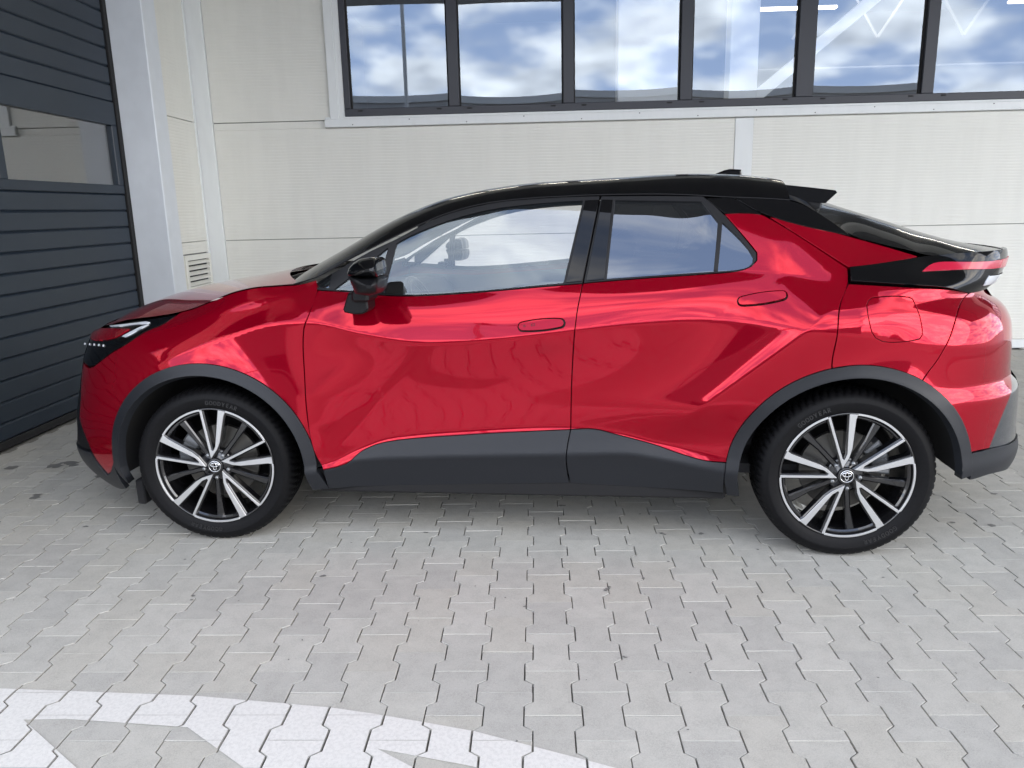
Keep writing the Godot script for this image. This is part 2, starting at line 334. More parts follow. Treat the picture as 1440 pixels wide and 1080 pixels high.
func triplanar(m: StandardMaterial3D, tex: Texture2D, metres: float) -> StandardMaterial3D:
	m.albedo_texture = tex
	m.uv1_triplanar = true
	m.uv1_world_triplanar = true
	m.uv1_scale = Vector3.ONE / metres
	return m


func make_materials() -> void:
	var fine := mottle(11, 512, 0.02, 0.955, 1.0, 0.07)
	var broad := mottle(12, 512, 0.008, 0.982, 1.0, 0.006)
	var bump := mottle(13, 256, 0.12, 0.2, 0.8, 0.2, 2)
	var tones := [[0.45, 0.44, 0.40], [0.432, 0.423, 0.388], [0.468, 0.458, 0.418], [0.447, 0.433, 0.388], [0.418, 0.41, 0.378]]
	M.pavers = []
	M.paver_tones = []
	for c in tones:
		var m := triplanar(plain(c[0], c[1], c[2], 0.85), fine, 0.9)
		m.detail_enabled = true
		m.detail_blend_mode = BaseMaterial3D.BLEND_MODE_MUL
		m.detail_albedo = broad
		m.heightmap_enabled = true
		m.heightmap_texture = bump
		m.heightmap_scale = 0.05
		M.pavers.append(m)
		M.paver_tones.append(Color(c[0], c[1], c[2]))
	M.paver_field = M.pavers[0].duplicate()
	M.paver_field.albedo_color = Color.WHITE
	M.paver_field.vertex_color_use_as_albedo = true
	M.bed = triplanar(plain(0.19, 0.18, 0.16, 0.95), fine, 0.7)
	M.yard = triplanar(plain(0.34, 0.335, 0.32, 0.9), fine, 6.0)
	M.road_paint = triplanar(plain(0.66, 0.65, 0.62, 0.6), mottle(21, 512, 0.06, 0.945, 1.0, 0.05), 0.5)
	M.stain = plain(0.16, 0.158, 0.15, 0.7)
	var streak := mottle(14, 512, 0.012, 0.986, 1.0, 0.004)
	M.wall = triplanar(plain(0.75, 0.748, 0.69, 0.5), streak, 1.0)
	M.wall.uv1_scale = Vector3(0.9, 0.16, 0.9)
	M.trim = triplanar(plain(0.75, 0.775, 0.77, 0.4), streak, 1.3)
	M.trim.uv1_scale = Vector3(1.5, 0.3, 1.5)
	M.column = triplanar(plain(0.66, 0.70, 0.74, 0.35), broad, 1.1)
	M.slat = triplanar(plain(0.012, 0.022, 0.036, 0.40), broad, 1.7)
	M.seal = plain(0.008, 0.008, 0.009, 0.7)
	M.frame = plain(0.026, 0.028, 0.037, 0.4)
	M.dark = plain(0.006, 0.006, 0.007, 0.8)
	M.room = plain(0.22, 0.22, 0.225, 0.9)
	M.steel = plain(0.75, 0.79, 0.80, 0.5)
	M.girder = plain(0.30, 0.31, 0.32, 0.6)
	M.tube = plain(0.9, 0.9, 0.88, 0.5)
	M.tube.emission_enabled = true
	M.tube.emission = Color(1.0, 0.97, 0.9)
	M.tube.emission_energy_multiplier = 2.5
	M.pane = coated_glass(0.76, 0.87, 1.0, 0.17)
	M.door_pane = coated_glass(0.75, 0.76, 0.76, 0.26)
	M.soffit = plain(0.24, 0.245, 0.25, 0.6)
	M.hall = plain(0.17, 0.175, 0.185, 0.6)
	M.post = plain(0.30, 0.31, 0.32, 0.45, 0.6)
	# car
	M.red = coated(plain(0.35, 0.0, 0.013, 0.06, 0.62), 0.5, 0.0)
	M.red.metallic_specular = 0.12
	M.gloss = coated(plain(0.0025, 0.0025, 0.003, 0.2), 0.6, 0.0)
	M.gloss.metallic_specular = 0.1
	M.satin = plain(0.006, 0.006, 0.007, 0.38)
	M.satin.metallic_specular = 0.35
	M.cladding = plain(0.0125, 0.014, 0.0175, 0.44)
	M.cladding.metallic_specular = 0.42
	M.insert = coated(plain(0.016, 0.02, 0.027, 0.25), 0.9, 0.02)
	M.well = plain(0.006, 0.006, 0.007, 0.9)
	M.rubber = triplanar(plain(0.005, 0.005, 0.006, 0.6), mottle(31, 128, 0.1, 0.8, 1.0, 0.1), 0.2)
	M.rubber.metallic_specular = 0.3
	M.rubber_letter = plain(0.012, 0.012, 0.013, 0.5)
	M.rim_black = coated(plain(0.006, 0.006, 0.007, 0.25), 1.0, 0.03)
	M.alloy = plain(0.66, 0.665, 0.67, 0.34, 0.8)
	M.disc = plain(0.13, 0.125, 0.115, 0.4, 0.8)
	M.caliper = plain(0.30, 0.31, 0.32, 0.45, 0.7)
	M.chrome = plain(0.85, 0.86, 0.88, 0.08, 1.0)
	M.lamp_white = coated(plain(0.62, 0.65, 0.70, 0.2), 1.0, 0.02)
	M.lens_red = coated(plain(0.42, 0.008, 0.035, 0.25), 0.4, 0.01)
	M.glass_front = coated_glass(0.74, 0.86, 0.98, 0.11)
	M.glass_rear = coated_glass(0.14, 0.15, 0.165, 0.90)
	M.screen = coated_glass(0.6, 0.66, 0.68, 0.45)
	M.cabin = plain(0.020, 0.020, 0.022, 0.85)
	M.headlining = plain(0.10, 0.10, 0.098, 0.9)


# ---------------------------------------------------------------- the flank of the body as lateral position over (length, height)
func mono(p: Array, x: float) -> float:
	var c := p.size() / 2
	if x <= p[0]:
		return p[1]
	if x >= p[c * 2 - 2]:
		return p[c * 2 - 1]
	var i := 0
	while p[i * 2 + 2] < x:
		i += 1
	var slope := func(k: int) -> float:
		return (p[k * 2 + 3] - p[k * 2 + 1]) / (p[k * 2 + 2] - p[k * 2])
	var tan_at := func(k: int) -> float:
		if k == 0:
			return slope.call(0)
		if k == c - 1:
			return slope.call(c - 2)
		var a: float = slope.call(k - 1)
		var b: float = slope.call(k)
		return 2.0 * a * b / (a + b) if a * b > 0.0 else 0.0
	var h: float = p[i * 2 + 2] - p[i * 2]
	var t: float = (x - p[i * 2]) / h
	var t2 := t * t
	var t3 := t2 * t
	var m0: float = tan_at.call(i)
	var m1: float = tan_at.call(i + 1)
	return (2 * t3 - 3 * t2 + 1) * p[i * 2 + 1] + (t3 - 2 * t2 + t) * h * m0 + (3 * t2 - 2 * t3) * p[i * 2 + 3] + (t3 - t2) * h * m1


func blurred(a: PackedFloat32Array, times: int) -> PackedFloat32Array:
	for k in times:
		var b := a.duplicate()
		for i in range(1, a.size() - 1):
			b[i] = 0.25 * a[i - 1] + 0.5 * a[i] + 0.25 * a[i + 1]
		a = b
	return a


func table(p: Array, times: int, x0: float, count: int) -> PackedFloat32Array:
	var a := PackedFloat32Array()
	for i in count:
		a.append(mono(p, x0 + i * 0.01))
	return blurred(a, times)


func make_body_tables() -> void:
	var n := 471
	stations.resize(n * 32)
	for r in ROWS.size():
		var row: Dictionary = ROWS[r]
		var cols := [table(row.y, 6, -2.4, n), table(row.z, 40, -2.4, n), table(row.s, 40, -2.4, n)]
		cols.append(table(row.b, 40, -2.4, n) if row.has("b") else cols[2])
		for i in n:
			for c in 4:
				stations[i * 32 + r * 4 + c] = cols[c][i]
	# fair curves: the slope at rows 2 and 4 follows their neighbours
	for m in [2, 4]:
		var mid := PackedFloat32Array()
		var first := PackedFloat32Array()
		var second := PackedFloat32Array()
		for i in n:
			var o := i * 32
			var h1 := maxf(stations[o + m * 4 - 4] - stations[o + m * 4], 0.01)
			var h2 := maxf(stations[o + m * 4] - stations[o + m * 4 + 4], 0.01)
			var s1 := (stations[o + m * 4 - 3] - stations[o + m * 4 + 1]) / h1
			var s2 := (stations[o + m * 4 + 1] - stations[o + m * 4 + 5]) / h2
			first.append(s1)
			second.append(s2)
			mid.append((s1 * h2 + s2 * h1) / (h1 + h2))
		mid = blurred(mid, 12)
		for i in n:
			first[i] = 1.5 * first[i] - 0.5 * mid[i]
			second[i] = 1.5 * second[i] - 0.5 * mid[i]
		first = blurred(first, 12)
		second = blurred(second, 12)
		for i in n:
			var o := i * 32
			stations[o + m * 4 + 2] = mid[i]
			stations[o + m * 4 + 3] = mid[i]
			stations[o + m * 4 - 1] = first[i]
			stations[o + m * 4 + 6] = second[i]
	nose_shift = table(NOSE, 3, 0.0, 161)
	tail_shift = table(TAIL, 2, 0.0, 161)


func from_table(t: PackedFloat32Array, x: float) -> float:
	var g := clampf(x * 100.0, 0.0, t.size() - 1.001)
	var i := int(g)
	return t[i] + (t[i + 1] - t[i]) * (g - i)


func corner(u: float) -> float:
	if u <= 0.0:
		return 0.0
	return -0.75 * (1.0 - pow(1.0 - pow(minf(u, 0.999), 2.3), 1.0 / 2.3))


func row_at(x: float, r: int, c: int) -> float:
	var g := clampf((x + 2.4) * 100.0, 0.0, 469.99)
	var i := int(g)
	var a := stations[i * 32 + r * 4 + c]
	return a + (stations[i * 32 + 32 + r * 4 + c] - a) * (g - i)


func flank(x: float, y: float) -> float:
	var g := clampf((x + 2.4) * 100.0, 0.0, 469.99)
	var i := int(g)
	var f := g - i
	var o := i * 32
	var k := 0
	var yk := 0.0
	while k < 8:
		yk = stations[o + k * 4] + (stations[o + 32 + k * 4] - stations[o + k * 4]) * f
		if yk <= y:
			break
		k += 1
	var z := 0.0
	if k == 0:
		z = row_at(x, 0, 1) + (y - yk) * row_at(x, 0, 2)
	elif k == 8:
		z = row_at(x, 7, 1) + (y - yk) * row_at(x, 7, 2)
	else:
		var yb := row_at(x, k - 1, 0)
		var h := maxf(yb - yk, 1e-4)
		var t := (y - yk) / h
		var t2 := t * t
		var t3 := t2 * t
		z = (2 * t3 - 3 * t2 + 1) * row_at(x, k, 1) + (t3 - 2 * t2 + t) * h * row_at(x, k, 2) + (3 * t2 - 2 * t3) * row_at(x, k - 1, 1) + (t3 - t2) * h * row_at(x, k - 1, 3)
	z += corner((-1.35 - (x - from_table(nose_shift, y))) / 0.85) + corner(((x - from_table(tail_shift, y)) - 1.40) / 0.67)
	var r1 := Vector2(x + 1.30, y - 0.335).length() - 0.467
	if r1 < 0.35:
		z += 0.022 * exp(-maxf(r1, -0.05) / 0.09)
	r1 = Vector2(x - 1.305, y - 0.335).length() - 0.467
	if r1 < 0.35:
		z += 0.016 * exp(-maxf(r1, -0.05) / 0.09)
	var d := ((x - 1.27) * -0.60 + (y - 1.07) * 0.715) / 0.9334
	var w := clampf((y - 0.45) / 0.2, 0.0, 1.0) * clampf((1.13 - y) / 0.20, 0.0, 1.0)
	w = w * w * (3.0 - 2.0 * w) * clampf((1.7 - x) / 0.4, 0.0, 1.0)
	if w > 0.0:
		z += 0.048 * w * (exp(-d / 0.15) if d > 0.0 else exp(-(d / 0.22) * (d / 0.22)))
	# shallow facet across the lower front corner of the front door
	d = (x + 0.32) * -0.7215 + (y - 0.875) * 0.6924
	if d > 0.0:
		w = clampf((0.86 - y) / 0.20, 0.0, 1.0) * clampf((y - 0.42) / 0.12, 0.0, 1.0) * clampf((x + 0.95) / 0.25, 0.0, 1.0)
		z += 0.07 * minf(d, 0.22) * w * w * (3.0 - 2.0 * w)
	return z


func flank_normal(x: float, y: float) -> Vector3:
	var e := 0.011
	return Vector3((flank(x - e, y) - flank(x + e, y)) / (2 * e), (flank(x, y - e) - flank(x, y + e)) / (2 * e), 1.0).normalized()


# ---------------------------------------------------------------- panels cut from the flank
func outline(key: String) -> PackedVector2Array:
	var a: Array = OUTLINES[key]
	var p := PackedVector2Array()
	for i in range(0, a.size(), 2):
		p.append(Vector2(a[i], a[i + 1]))
	return rounded(p)


func rounded(p: PackedVector2Array) -> PackedVector2Array:
	var c := p.size()
	var tan := PackedVector2Array()
	for i in c:
		var a := p[i] - p[(i - 1 + c) % c]
		var b := p[(i + 1) % c] - p[i]
		if absf(a.angle_to(b)) > 0.62:
			tan.append(Vector2.ZERO)
		else:
			tan.append((a.normalized() + b.normalized()).normalized())
	var out := PackedVector2Array()
	for i in c:
		var a := p[i]
		var b := p[(i + 1) % c]
		var l := a.distance_to(b)
		var n := clampi(int(l / 0.02), 1, 12)
		var m0 := tan[i] * l
		var m1 := tan[(i + 1) % c] * l
		if m0 == Vector2.ZERO:
			m0 = (b - a) * 1.0 if m1 == Vector2.ZERO else (b - a) * 1.5 - m1 * 0.5
		if m1 == Vector2.ZERO:
			m1 = (b - a) * 1.0 if tan[i] == Vector2.ZERO else (b - a) * 1.5 - m0 * 0.5
		for k in n:
			var t := float(k) / n
			var t2 := t * t
			var t3 := t2 * t
			out.append(a * (2 * t3 - 3 * t2 + 1) + m0 * (t3 - 2 * t2 + t) + b * (3 * t2 - 2 * t3) + m1 * (t3 - t2))
	return out


func ring_outline(c: Vector2, r: float, n: int = 72) -> PackedVector2Array:
	var p := PackedVector2Array()
	for i in n:
		p.append(c + Vector2.from_angle(TAU * i / n) * r)
	return p


func biggest(list: Array) -> PackedVector2Array:
	var best := PackedVector2Array()
	var area := 0.0
	for p in list:
		var s := 0.0
		for i in p.size():
			s += p[i].cross(p[(i + 1) % p.size()])
		if absf(s) > area:
			area = absf(s)
			best = p
	return best


func surface_point(x: float, y: float, off: float, far: bool, mb: Mb) -> int:
	var m := flank_normal(x, y)
	var p := Vector3(x, y, flank(x, y)) + m * off
	if far:
		p.z = FAR_SIDE - p.z
		m.z = -m.z
	mb.v.append(p)
	mb.n.append(m)
	return mb.v.size() - 1


func panel(poly: PackedVector2Array, holes: Array, off: float, cell: float, far: bool, hem: float) -> ArrayMesh:
	var mb := Mb.new()
	if Geometry2D.is_polygon_clockwise(poly):
		poly.reverse()
	var gap := 0.0023 if hem > 0.0 else 0.0
	var body := poly
	if gap > 0.0:
		body = biggest(Geometry2D.offset_polygon(poly, -gap))
	var cuts := []
	for h in holes:
		cuts.append(biggest(Geometry2D.offset_polygon(h, gap)) if gap > 0.0 else h)
	var lo := body[0]
	var hi := body[0]
	for q in body:
		lo = lo.min(q)
		hi = hi.max(q)
	lo -= Vector2.ONE * cell * 0.37
	var nx := int((hi.x - lo.x) / cell) + 2
	var ny := int((hi.y - lo.y) / cell) + 2
	var marked := {}
	for loop in [body] + cuts:
		for i in loop.size():
			var a: Vector2 = loop[i]
			var b: Vector2 = loop[(i + 1) % loop.size()]
			var n := int(a.distance_to(b) / (cell * 0.2)) + 1
			for k in n + 1:
				var q := (a.lerp(b, float(k) / n) - lo) / cell
				marked[int(q.x) * 8192 + int(q.y)] = true
	var cache := {}
	for i in nx:
		for j in ny:
			var p0 := lo + Vector2(i, j) * cell
			if marked.has(i * 8192 + j):
				var sq := PackedVector2Array([p0, p0 + Vector2(cell, 0), p0 + Vector2(cell, cell), p0 + Vector2(0, cell)])
				var pieces := Geometry2D.intersect_polygons(sq, body)
				for h in cuts:
					var next: Array[PackedVector2Array] = []
					for q in pieces:
						next.append_array(Geometry2D.clip_polygons(q, h))
					pieces = next
				for q in pieces:
					var ix := Geometry2D.triangulate_polygon(q)
					if ix.is_empty():
						for k in range(1, q.size() - 1):
							ix.append_array(PackedInt32Array([0, k, k + 1]))
					var at := PackedInt32Array()
					for w in q:
						at.append(surface_point(w.x, w.y, off, far, mb))
					for k in range(0, ix.size(), 3):
						var cw := (q[ix[k + 1]] - q[ix[k]]).cross(q[ix[k + 2]] - q[ix[k]]) < 0.0
						if cw != far:
							mb.t.append_array([at[ix[k]], at[ix[k + 1]], at[ix[k + 2]]])
						else:
							mb.t.append_array([at[ix[k]], at[ix[k + 2]], at[ix[k + 1]]])
			else:
				var mid := p0 + Vector2(cell, cell) * 0.5
				if not Geometry2D.is_point_in_polygon(mid, body):
					continue
				var cut := false
				for h in cuts:
					cut = cut or Geometry2D.is_point_in_polygon(mid, h)
				if cut:
					continue
				var at := []
				for d in [[0, 0], [0, 1], [1, 1], [1, 0]]:
					var key: int = (i + d[0]) * 8192 + j + d[1]
					if not cache.has(key):
						cache[key] = surface_point(lo.x + (i + d[0]) * cell, lo.y + (j + d[1]) * cell, off, far, mb)
					at.append(cache[key])
				if far:
					mb.smooth_quad(at[0], at[3], at[2], at[1])
				else:
					mb.smooth_quad(at[0], at[1], at[2], at[3])
	if hem > 0.0:
		var loops := [[body, 1.0]]
		for h in cuts:
			loops.append([h, -1.0])
		for l in loops:
			var src: PackedVector2Array = l[0]
			var ccw := 1.0 if not Geometry2D.is_polygon_clockwise(src) else -1.0
			var rows := [PackedVector3Array(), PackedVector3Array(), PackedVector3Array(), PackedVector3Array()]
			var norms := [PackedVector3Array(), PackedVector3Array(), PackedVector3Array(), PackedVector3Array()]
			var c := src.size()
			for i in c:
				var e := ((src[i] - src[(i - 1 + c) % c]).normalized() + (src[(i + 1) % c] - src[i]).normalized())
				var out := Vector2(e.y, -e.x).normalized() * ccw * float(l[1])
				var m := flank_normal(src[i].x, src[i].y)
				var base := Vector3(src[i].x, src[i].y, flank(src[i].x, src[i].y)) + m * off
				var o3 := Vector3(out.x, out.y, 0)
				o3 = (o3 - m * o3.dot(m)).normalized()
				var steps := [[0.0, 0.0, 0.0], [0.0009, 0.0003, 0.6], [0.0013, 0.0016, 1.0], [0.0013, hem, 1.0]]
				for k in 4:
					var p: Vector3 = base + o3 * steps[k][0] - m * steps[k][1]
					var nn: Vector3 = m.lerp(o3, steps[k][2]).normalized()
					if far:
						p.z = FAR_SIDE - p.z
						nn.z = -nn.z
					rows[k].append(p)
					norms[k].append(nn)
			for k in 3:
				var at := mb.v.size()
				mb.v.append_array(rows[k])
				mb.n.append_array(norms[k])
				mb.v.append_array(rows[k + 1])
				mb.n.append_array(norms[k + 1])
				for i in c:
					var j := (i + 1) % c
					mb.smooth_quad(at + i, at + j, at + c + j, at + c + i)
	return mb.mesh()


# ---------------------------------------------------------------- the place
func _ready() -> void:
	var cam := Camera3D.new()
	cam.name = "camera"
	cam.position = Vector3(0.102, 1.3931, 2.9572)
	cam.basis = Basis.from_euler(Vector3(-0.2245, 0.0342, -0.0225))
	cam.fov = 53.25
	cam.near = 0.05
	cam.far = 600.0
	add_child(cam)
	var env := Environment.new()
	env.background_mode = Environment.BG_SKY
	env.sky = Sky.new()
	var pan := PanoramaSkyMaterial.new()
	pan.panorama = cloudy_sky()
	env.sky.sky_material = pan
	env.tonemap_mode = Environment.TONE_MAPPER_LINEAR
	env.tonemap_exposure = 1.78
	env.sdfgi_enabled = true
	env.ssao_enabled = true
	env.ssil_enabled = true
	var we := WorldEnvironment.new()
	we.name = "world"
	we.environment = env
	add_child(we)
	var sun := DirectionalLight3D.new()
	sun.name = "sun"
	sun.light_energy = 0.2
	sun.light_angular_distance = 36.0
	sun.light_color = Color(1.0, 0.95, 0.87)
	sun.rotation_degrees = Vector3(-18, 54, 0)
	sun.shadow_enabled = true
	add_child(sun)

	rng.seed = 7
	make_materials()
	make_body_tables()
	build_ground()
	build_building()
	build_yard()
	build_car()


func cloudy_sky() -> ImageTexture:
	var w := 2048
	var h := 1024
	var im := Image.create(w, h, false, Image.FORMAT_RGBF)
	var f := FastNoiseLite.new()
	f.seed = 5
	f.noise_type = FastNoiseLite.TYPE_SIMPLEX_SMOOTH
	f.frequency = 1.1
	f.fractal_octaves = 8
	f.fractal_gain = 0.58
	var g := FastNoiseLite.new()
	g.seed = 9
	g.frequency = 2.3
	g.fractal_octaves = 7
	for y in h:
		var e := (0.5 - (y + 0.5) / h) * PI
		if e < 0.0:
			im.fill_rect(Rect2i(0, y, w, 1), Color(0.5, 0.5, 0.48))
			continue
		for x in w:
			var a := (x + 0.5) / w * TAU
			var d := Vector3(cos(e) * sin(a), sin(e), cos(e) * cos(a))
			var up := maxf(d.y, 0.0)
			# a flat layer of cloud seen in perspective
			var q := Vector3(d.x, 0.0, d.z) / (up + 0.22) * 1.7
			var c := f.get_noise_3d(q.x, q.z, 0.0) * 0.5 + 0.5
			var s := g.get_noise_3d(q.x, q.z, 4.0) * 0.5 + 0.5
			var cover := smoothstep(0.36, 0.62, c)
			var blue := Vector3(0.55, 0.68, 0.93).lerp(Vector3(0.32, 0.42, 0.66), pow(up, 0.55))
			var shade := clampf(0.55 + 1.9 * (s - 0.5) + 0.9 * (0.62 - c), 0.0, 1.0)
			var cloud := Vector3(0.64, 0.655, 0.70).lerp(Vector3(1.66, 1.62, 1.56), shade)
			var col := blue.lerp(cloud, cover * 0.93) * lerpf(2.45, 1.85, smoothstep(0.05, 0.75, up))
			im.set_pixel(x, y, Color(col.x, col.y, col.z))
	return ImageTexture.create_from_image(im)


func paver_outline(gap: float) -> PackedVector2Array:
	var l := 0.2125 * 0.5 - 0.0007
	var a := 0.0829 - gap
	var b := 0.0575 - gap
	var q := 0.2125 * 0.25
	var t := 0.0095
	return PackedVector2Array([Vector2(-a, -l), Vector2(a, -l), Vector2(a, -q - t), Vector2(b, -q + t), Vector2(b, q - t), Vector2(a, q + t), Vector2(a, l), Vector2(-a, l), Vector2(-a, q + t), Vector2(-b, q - t), Vector2(-b, -q + t), Vector2(-a, -q - t)])


func paver_spot(i: int, j: int) -> Vector2:
	return Vector2(-0.008 + 0.1403 * i, 0.2098 + 0.2125 * j + (0.10625 if posmod(i, 2) == 1 else 0.0))


func build_ground() -> void:
	var pave := put("pavement", _sheet(-3.24, 9.0, WALL_Z, 9.4, -0.012), M.bed)
	tag(pave, "grey concrete block paving with dark joints in front of the building", "pavement", "", "structure")
	var stand := Transform3D(Basis(Vector3.RIGHT, PI / 2), Vector3.ZERO)   # outline x, y becomes ground x, z
	var shapes := []
	for k in 4:
		var b := Mb.new()
		b.prism(paver_outline([0.0019, 0.0023, 0.0017, 0.0025][k]), 0.012, 0.0, 0.0012, stand)
		shapes.append(b.mesh())
	var spots := []
	for i in range(-24, 62):
		for j in range(-23, 42):
			var c := paver_spot(i, j)
			if c.x < -3.17 or c.x > 8.8 or c.y < WALL_Z + 0.1 or c.y > 9.2:
				continue
			var dx := c.x - 0.1
			var dz := 2.957 - c.y
			var seen := dz > 1.45 and absf(dx) < 0.74 * dz + 0.25
			# hidden under the car: not among the largest
			var under := c.y < -0.35 and c.y > -2.2 and absf(c.x) < 1.9
			spots.append([(dz if seen else 50.0 + dz) + (30.0 if under else 0.0), c, spots.size()])
	spots.sort_custom(func(p, q): return p[0] < q[0] if p[0] != q[0] else p[2] < q[2])
	var rest := []
	for k in 5:
		rest.append([])
	var count := 0
	for s in spots:
		var c: Vector2 = s[1]
		var tone := rng.randi() % 5
		var kind := rng.randi() % 4
		var x := Transform3D(Basis.from_euler(Vector3(rng.randf_range(-0.004, 0.004), (PI if rng.randf() < 0.5 else 0.0) + rng.randf_range(-0.004, 0.004), rng.randf_range(-0.005, 0.005))), Vector3(c.x, rng.randf_range(-0.0014, 0.0006), c.y))
		if count < 300:
			var o := put("paver", shapes[kind], M.pavers[tone], pave)
			o.transform = x
		else:
			rest[tone].append(x)
		count += 1
	var mm := MultiMesh.new()
	mm.transform_format = MultiMesh.TRANSFORM_3D
	mm.use_colors = true
	mm.mesh = shapes[0]
	mm.instance_count = spots.size() - mini(300, spots.size())
	var at := 0
	for k in 5:
		for t in rest[k]:
			mm.set_instance_transform(at, t)
			mm.set_instance_color(at, M.paver_tones[k])
			at += 1
	var field := MultiMeshInstance3D.new()
	field.name = "paver_field"
	field.multimesh = mm
	field.material_override = M.paver_field
	field.set_meta("kind", "stuff")
	pave.add_child(field, true)
	# white painted hatching, on the tops of the blocks only
	var area := PackedVector2Array()
	for i in range(0, PAINT_AREA.size(), 2):
		area.append(Vector2(PAINT_AREA[i], PAINT_AREA[i + 1]))
	var voids := []
	for v in PAINT_GAPS:
		var p := PackedVector2Array()
		for i in range(0, v.size(), 2):
			p.append(Vector2(v[i], v[i + 1]))
		voids.append(p)
	var pm := Mb.new()
	var top := paver_outline(0.0036)
	for s in spots:
		var c: Vector2 = s[1]
		if c.y < 0.75 or c.y > 2.6 or c.x < -3.2 or c.x > 1.3:
			continue
		var block := PackedVector2Array()
		for q in top:
			block.append(q + c)
		var pieces := Geometry2D.intersect_polygons(block, area)
		for h in voids:
			var next: Array[PackedVector2Array] = []
			for q in pieces:
				next.append_array(Geometry2D.clip_polygons(q, h))
			pieces = next
		for q in pieces:
			var ix := Geometry2D.triangulate_polygon(q)
			for k in range(0, ix.size(), 3):
				var a := q[ix[k]]
				var b := q[ix[k + 1]]
				var d := q[ix[k + 2]]
				if (b - a).cross(d - a) < 0.0:
					var w := b
					b = d
					d = w
				pm.tri(Vector3(a.x, 0.0022, a.y), Vector3(b.x, 0.0022, b.y), Vector3(d.x, 0.0022, d.y))
	tag(put("road_marking", pm.mesh(), M.road_paint), "worn white hatched marking painted across the block paving", "road marking", "", "structure")
	# oil drips and tyre dirt soaked into the blocks
	var sm := Mb.new()
	for i in range(0, STAINS.size(), 3):
		var c := Vector2(STAINS[i], STAINS[i + 1])
		var blobs := 1 + rng.randi() % 3
		for b in blobs:
			var r: float = STAINS[i + 2] * rng.randf_range(0.5, 1.0)
			var o := c + Vector2(rng.randf_range(-1, 1), rng.randf_range(-1, 1)) * r * 1.6 * minf(b, 1)
			var p := PackedVector2Array()
			for k in 14:
				p.append(o + Vector2.from_angle(TAU * k / 14.0) * r * rng.randf_range(0.6, 1.15) * Vector2(1.0, 0.8))
			for k in 14:
				var a := p[k]
				var d := p[(k + 1) % 14]
				sm.tri(Vector3(o.x, 0.0016 + b * 0.0002, o.y), Vector3(a.x, 0.0016 + b * 0.0002, a.y), Vector3(d.x, 0.0016 + b * 0.0002, d.y))
	for i in 90:
		var c := Vector2(rng.randf_range(-2.6, 3.0), rng.randf_range(-1.2, 1.3))
		var r := rng.randf_range(0.002, 0.006)
		for k in 7:
			var a := c + Vector2.from_angle(TAU * k / 7.0) * r * (0.7 + 0.3 * sin(k * 2.1 + i))
			var d := c + Vector2.from_angle(TAU * (k + 1) / 7.0) * r * (0.7 + 0.3 * sin(((k + 1) % 7) * 2.1 + i))
			sm.tri(Vector3(c.x, 0.0016, c.y), Vector3(a.x, 0.0016, a.y), Vector3(d.x, 0.0016, d.y))
	tag(put("stain", sm.mesh(), M.stain), "small dark oil spots scattered over the grey paving", "", "", "stuff")


func _sheet(x0: float, x1: float, z0: float, z1: float, y: float) -> ArrayMesh:
	var b := Mb.new()
	b.quad(Vector3(x0, y, z0), Vector3(x1, y, z0), Vector3(x1, y, z1), Vector3(x0, y, z1))
	return b.mesh()


# micro-ribbed sandwich panel facing +z (turned by x)
func ribbed(w: float, h: float, x: Transform3D) -> ArrayMesh:
	var b := Mb.new()
	var prof := [Vector2(0.0, -0.02), Vector2(0.0, -0.003), Vector2(0.003, 0.0)]
	var y := 0.012
	var pitch := 0.0265
	while y + pitch < h - 0.006:
		prof.append(Vector2(y, 0.0))
		prof.append(Vector2(y + 0.003, -0.0012))
		prof.append(Vector2(y + 0.006, -0.0012))
		prof.append(Vector2(y + 0.009, 0.0))
		y += pitch
	prof.append(Vector2(h - 0.003, 0.0))
	prof.append(Vector2(h, -0.003))
	prof.append(Vector2(h, -0.02))
	for i in prof.size() - 1:
		var p: Vector2 = prof[i]
		var q: Vector2 = prof[i + 1]
		b.quad(x * Vector3(0, q.x, q.y), x * Vector3(w, q.x, q.y), x * Vector3(w, p.x, p.y), x * Vector3(0, p.x, p.y))
	return b.mesh()


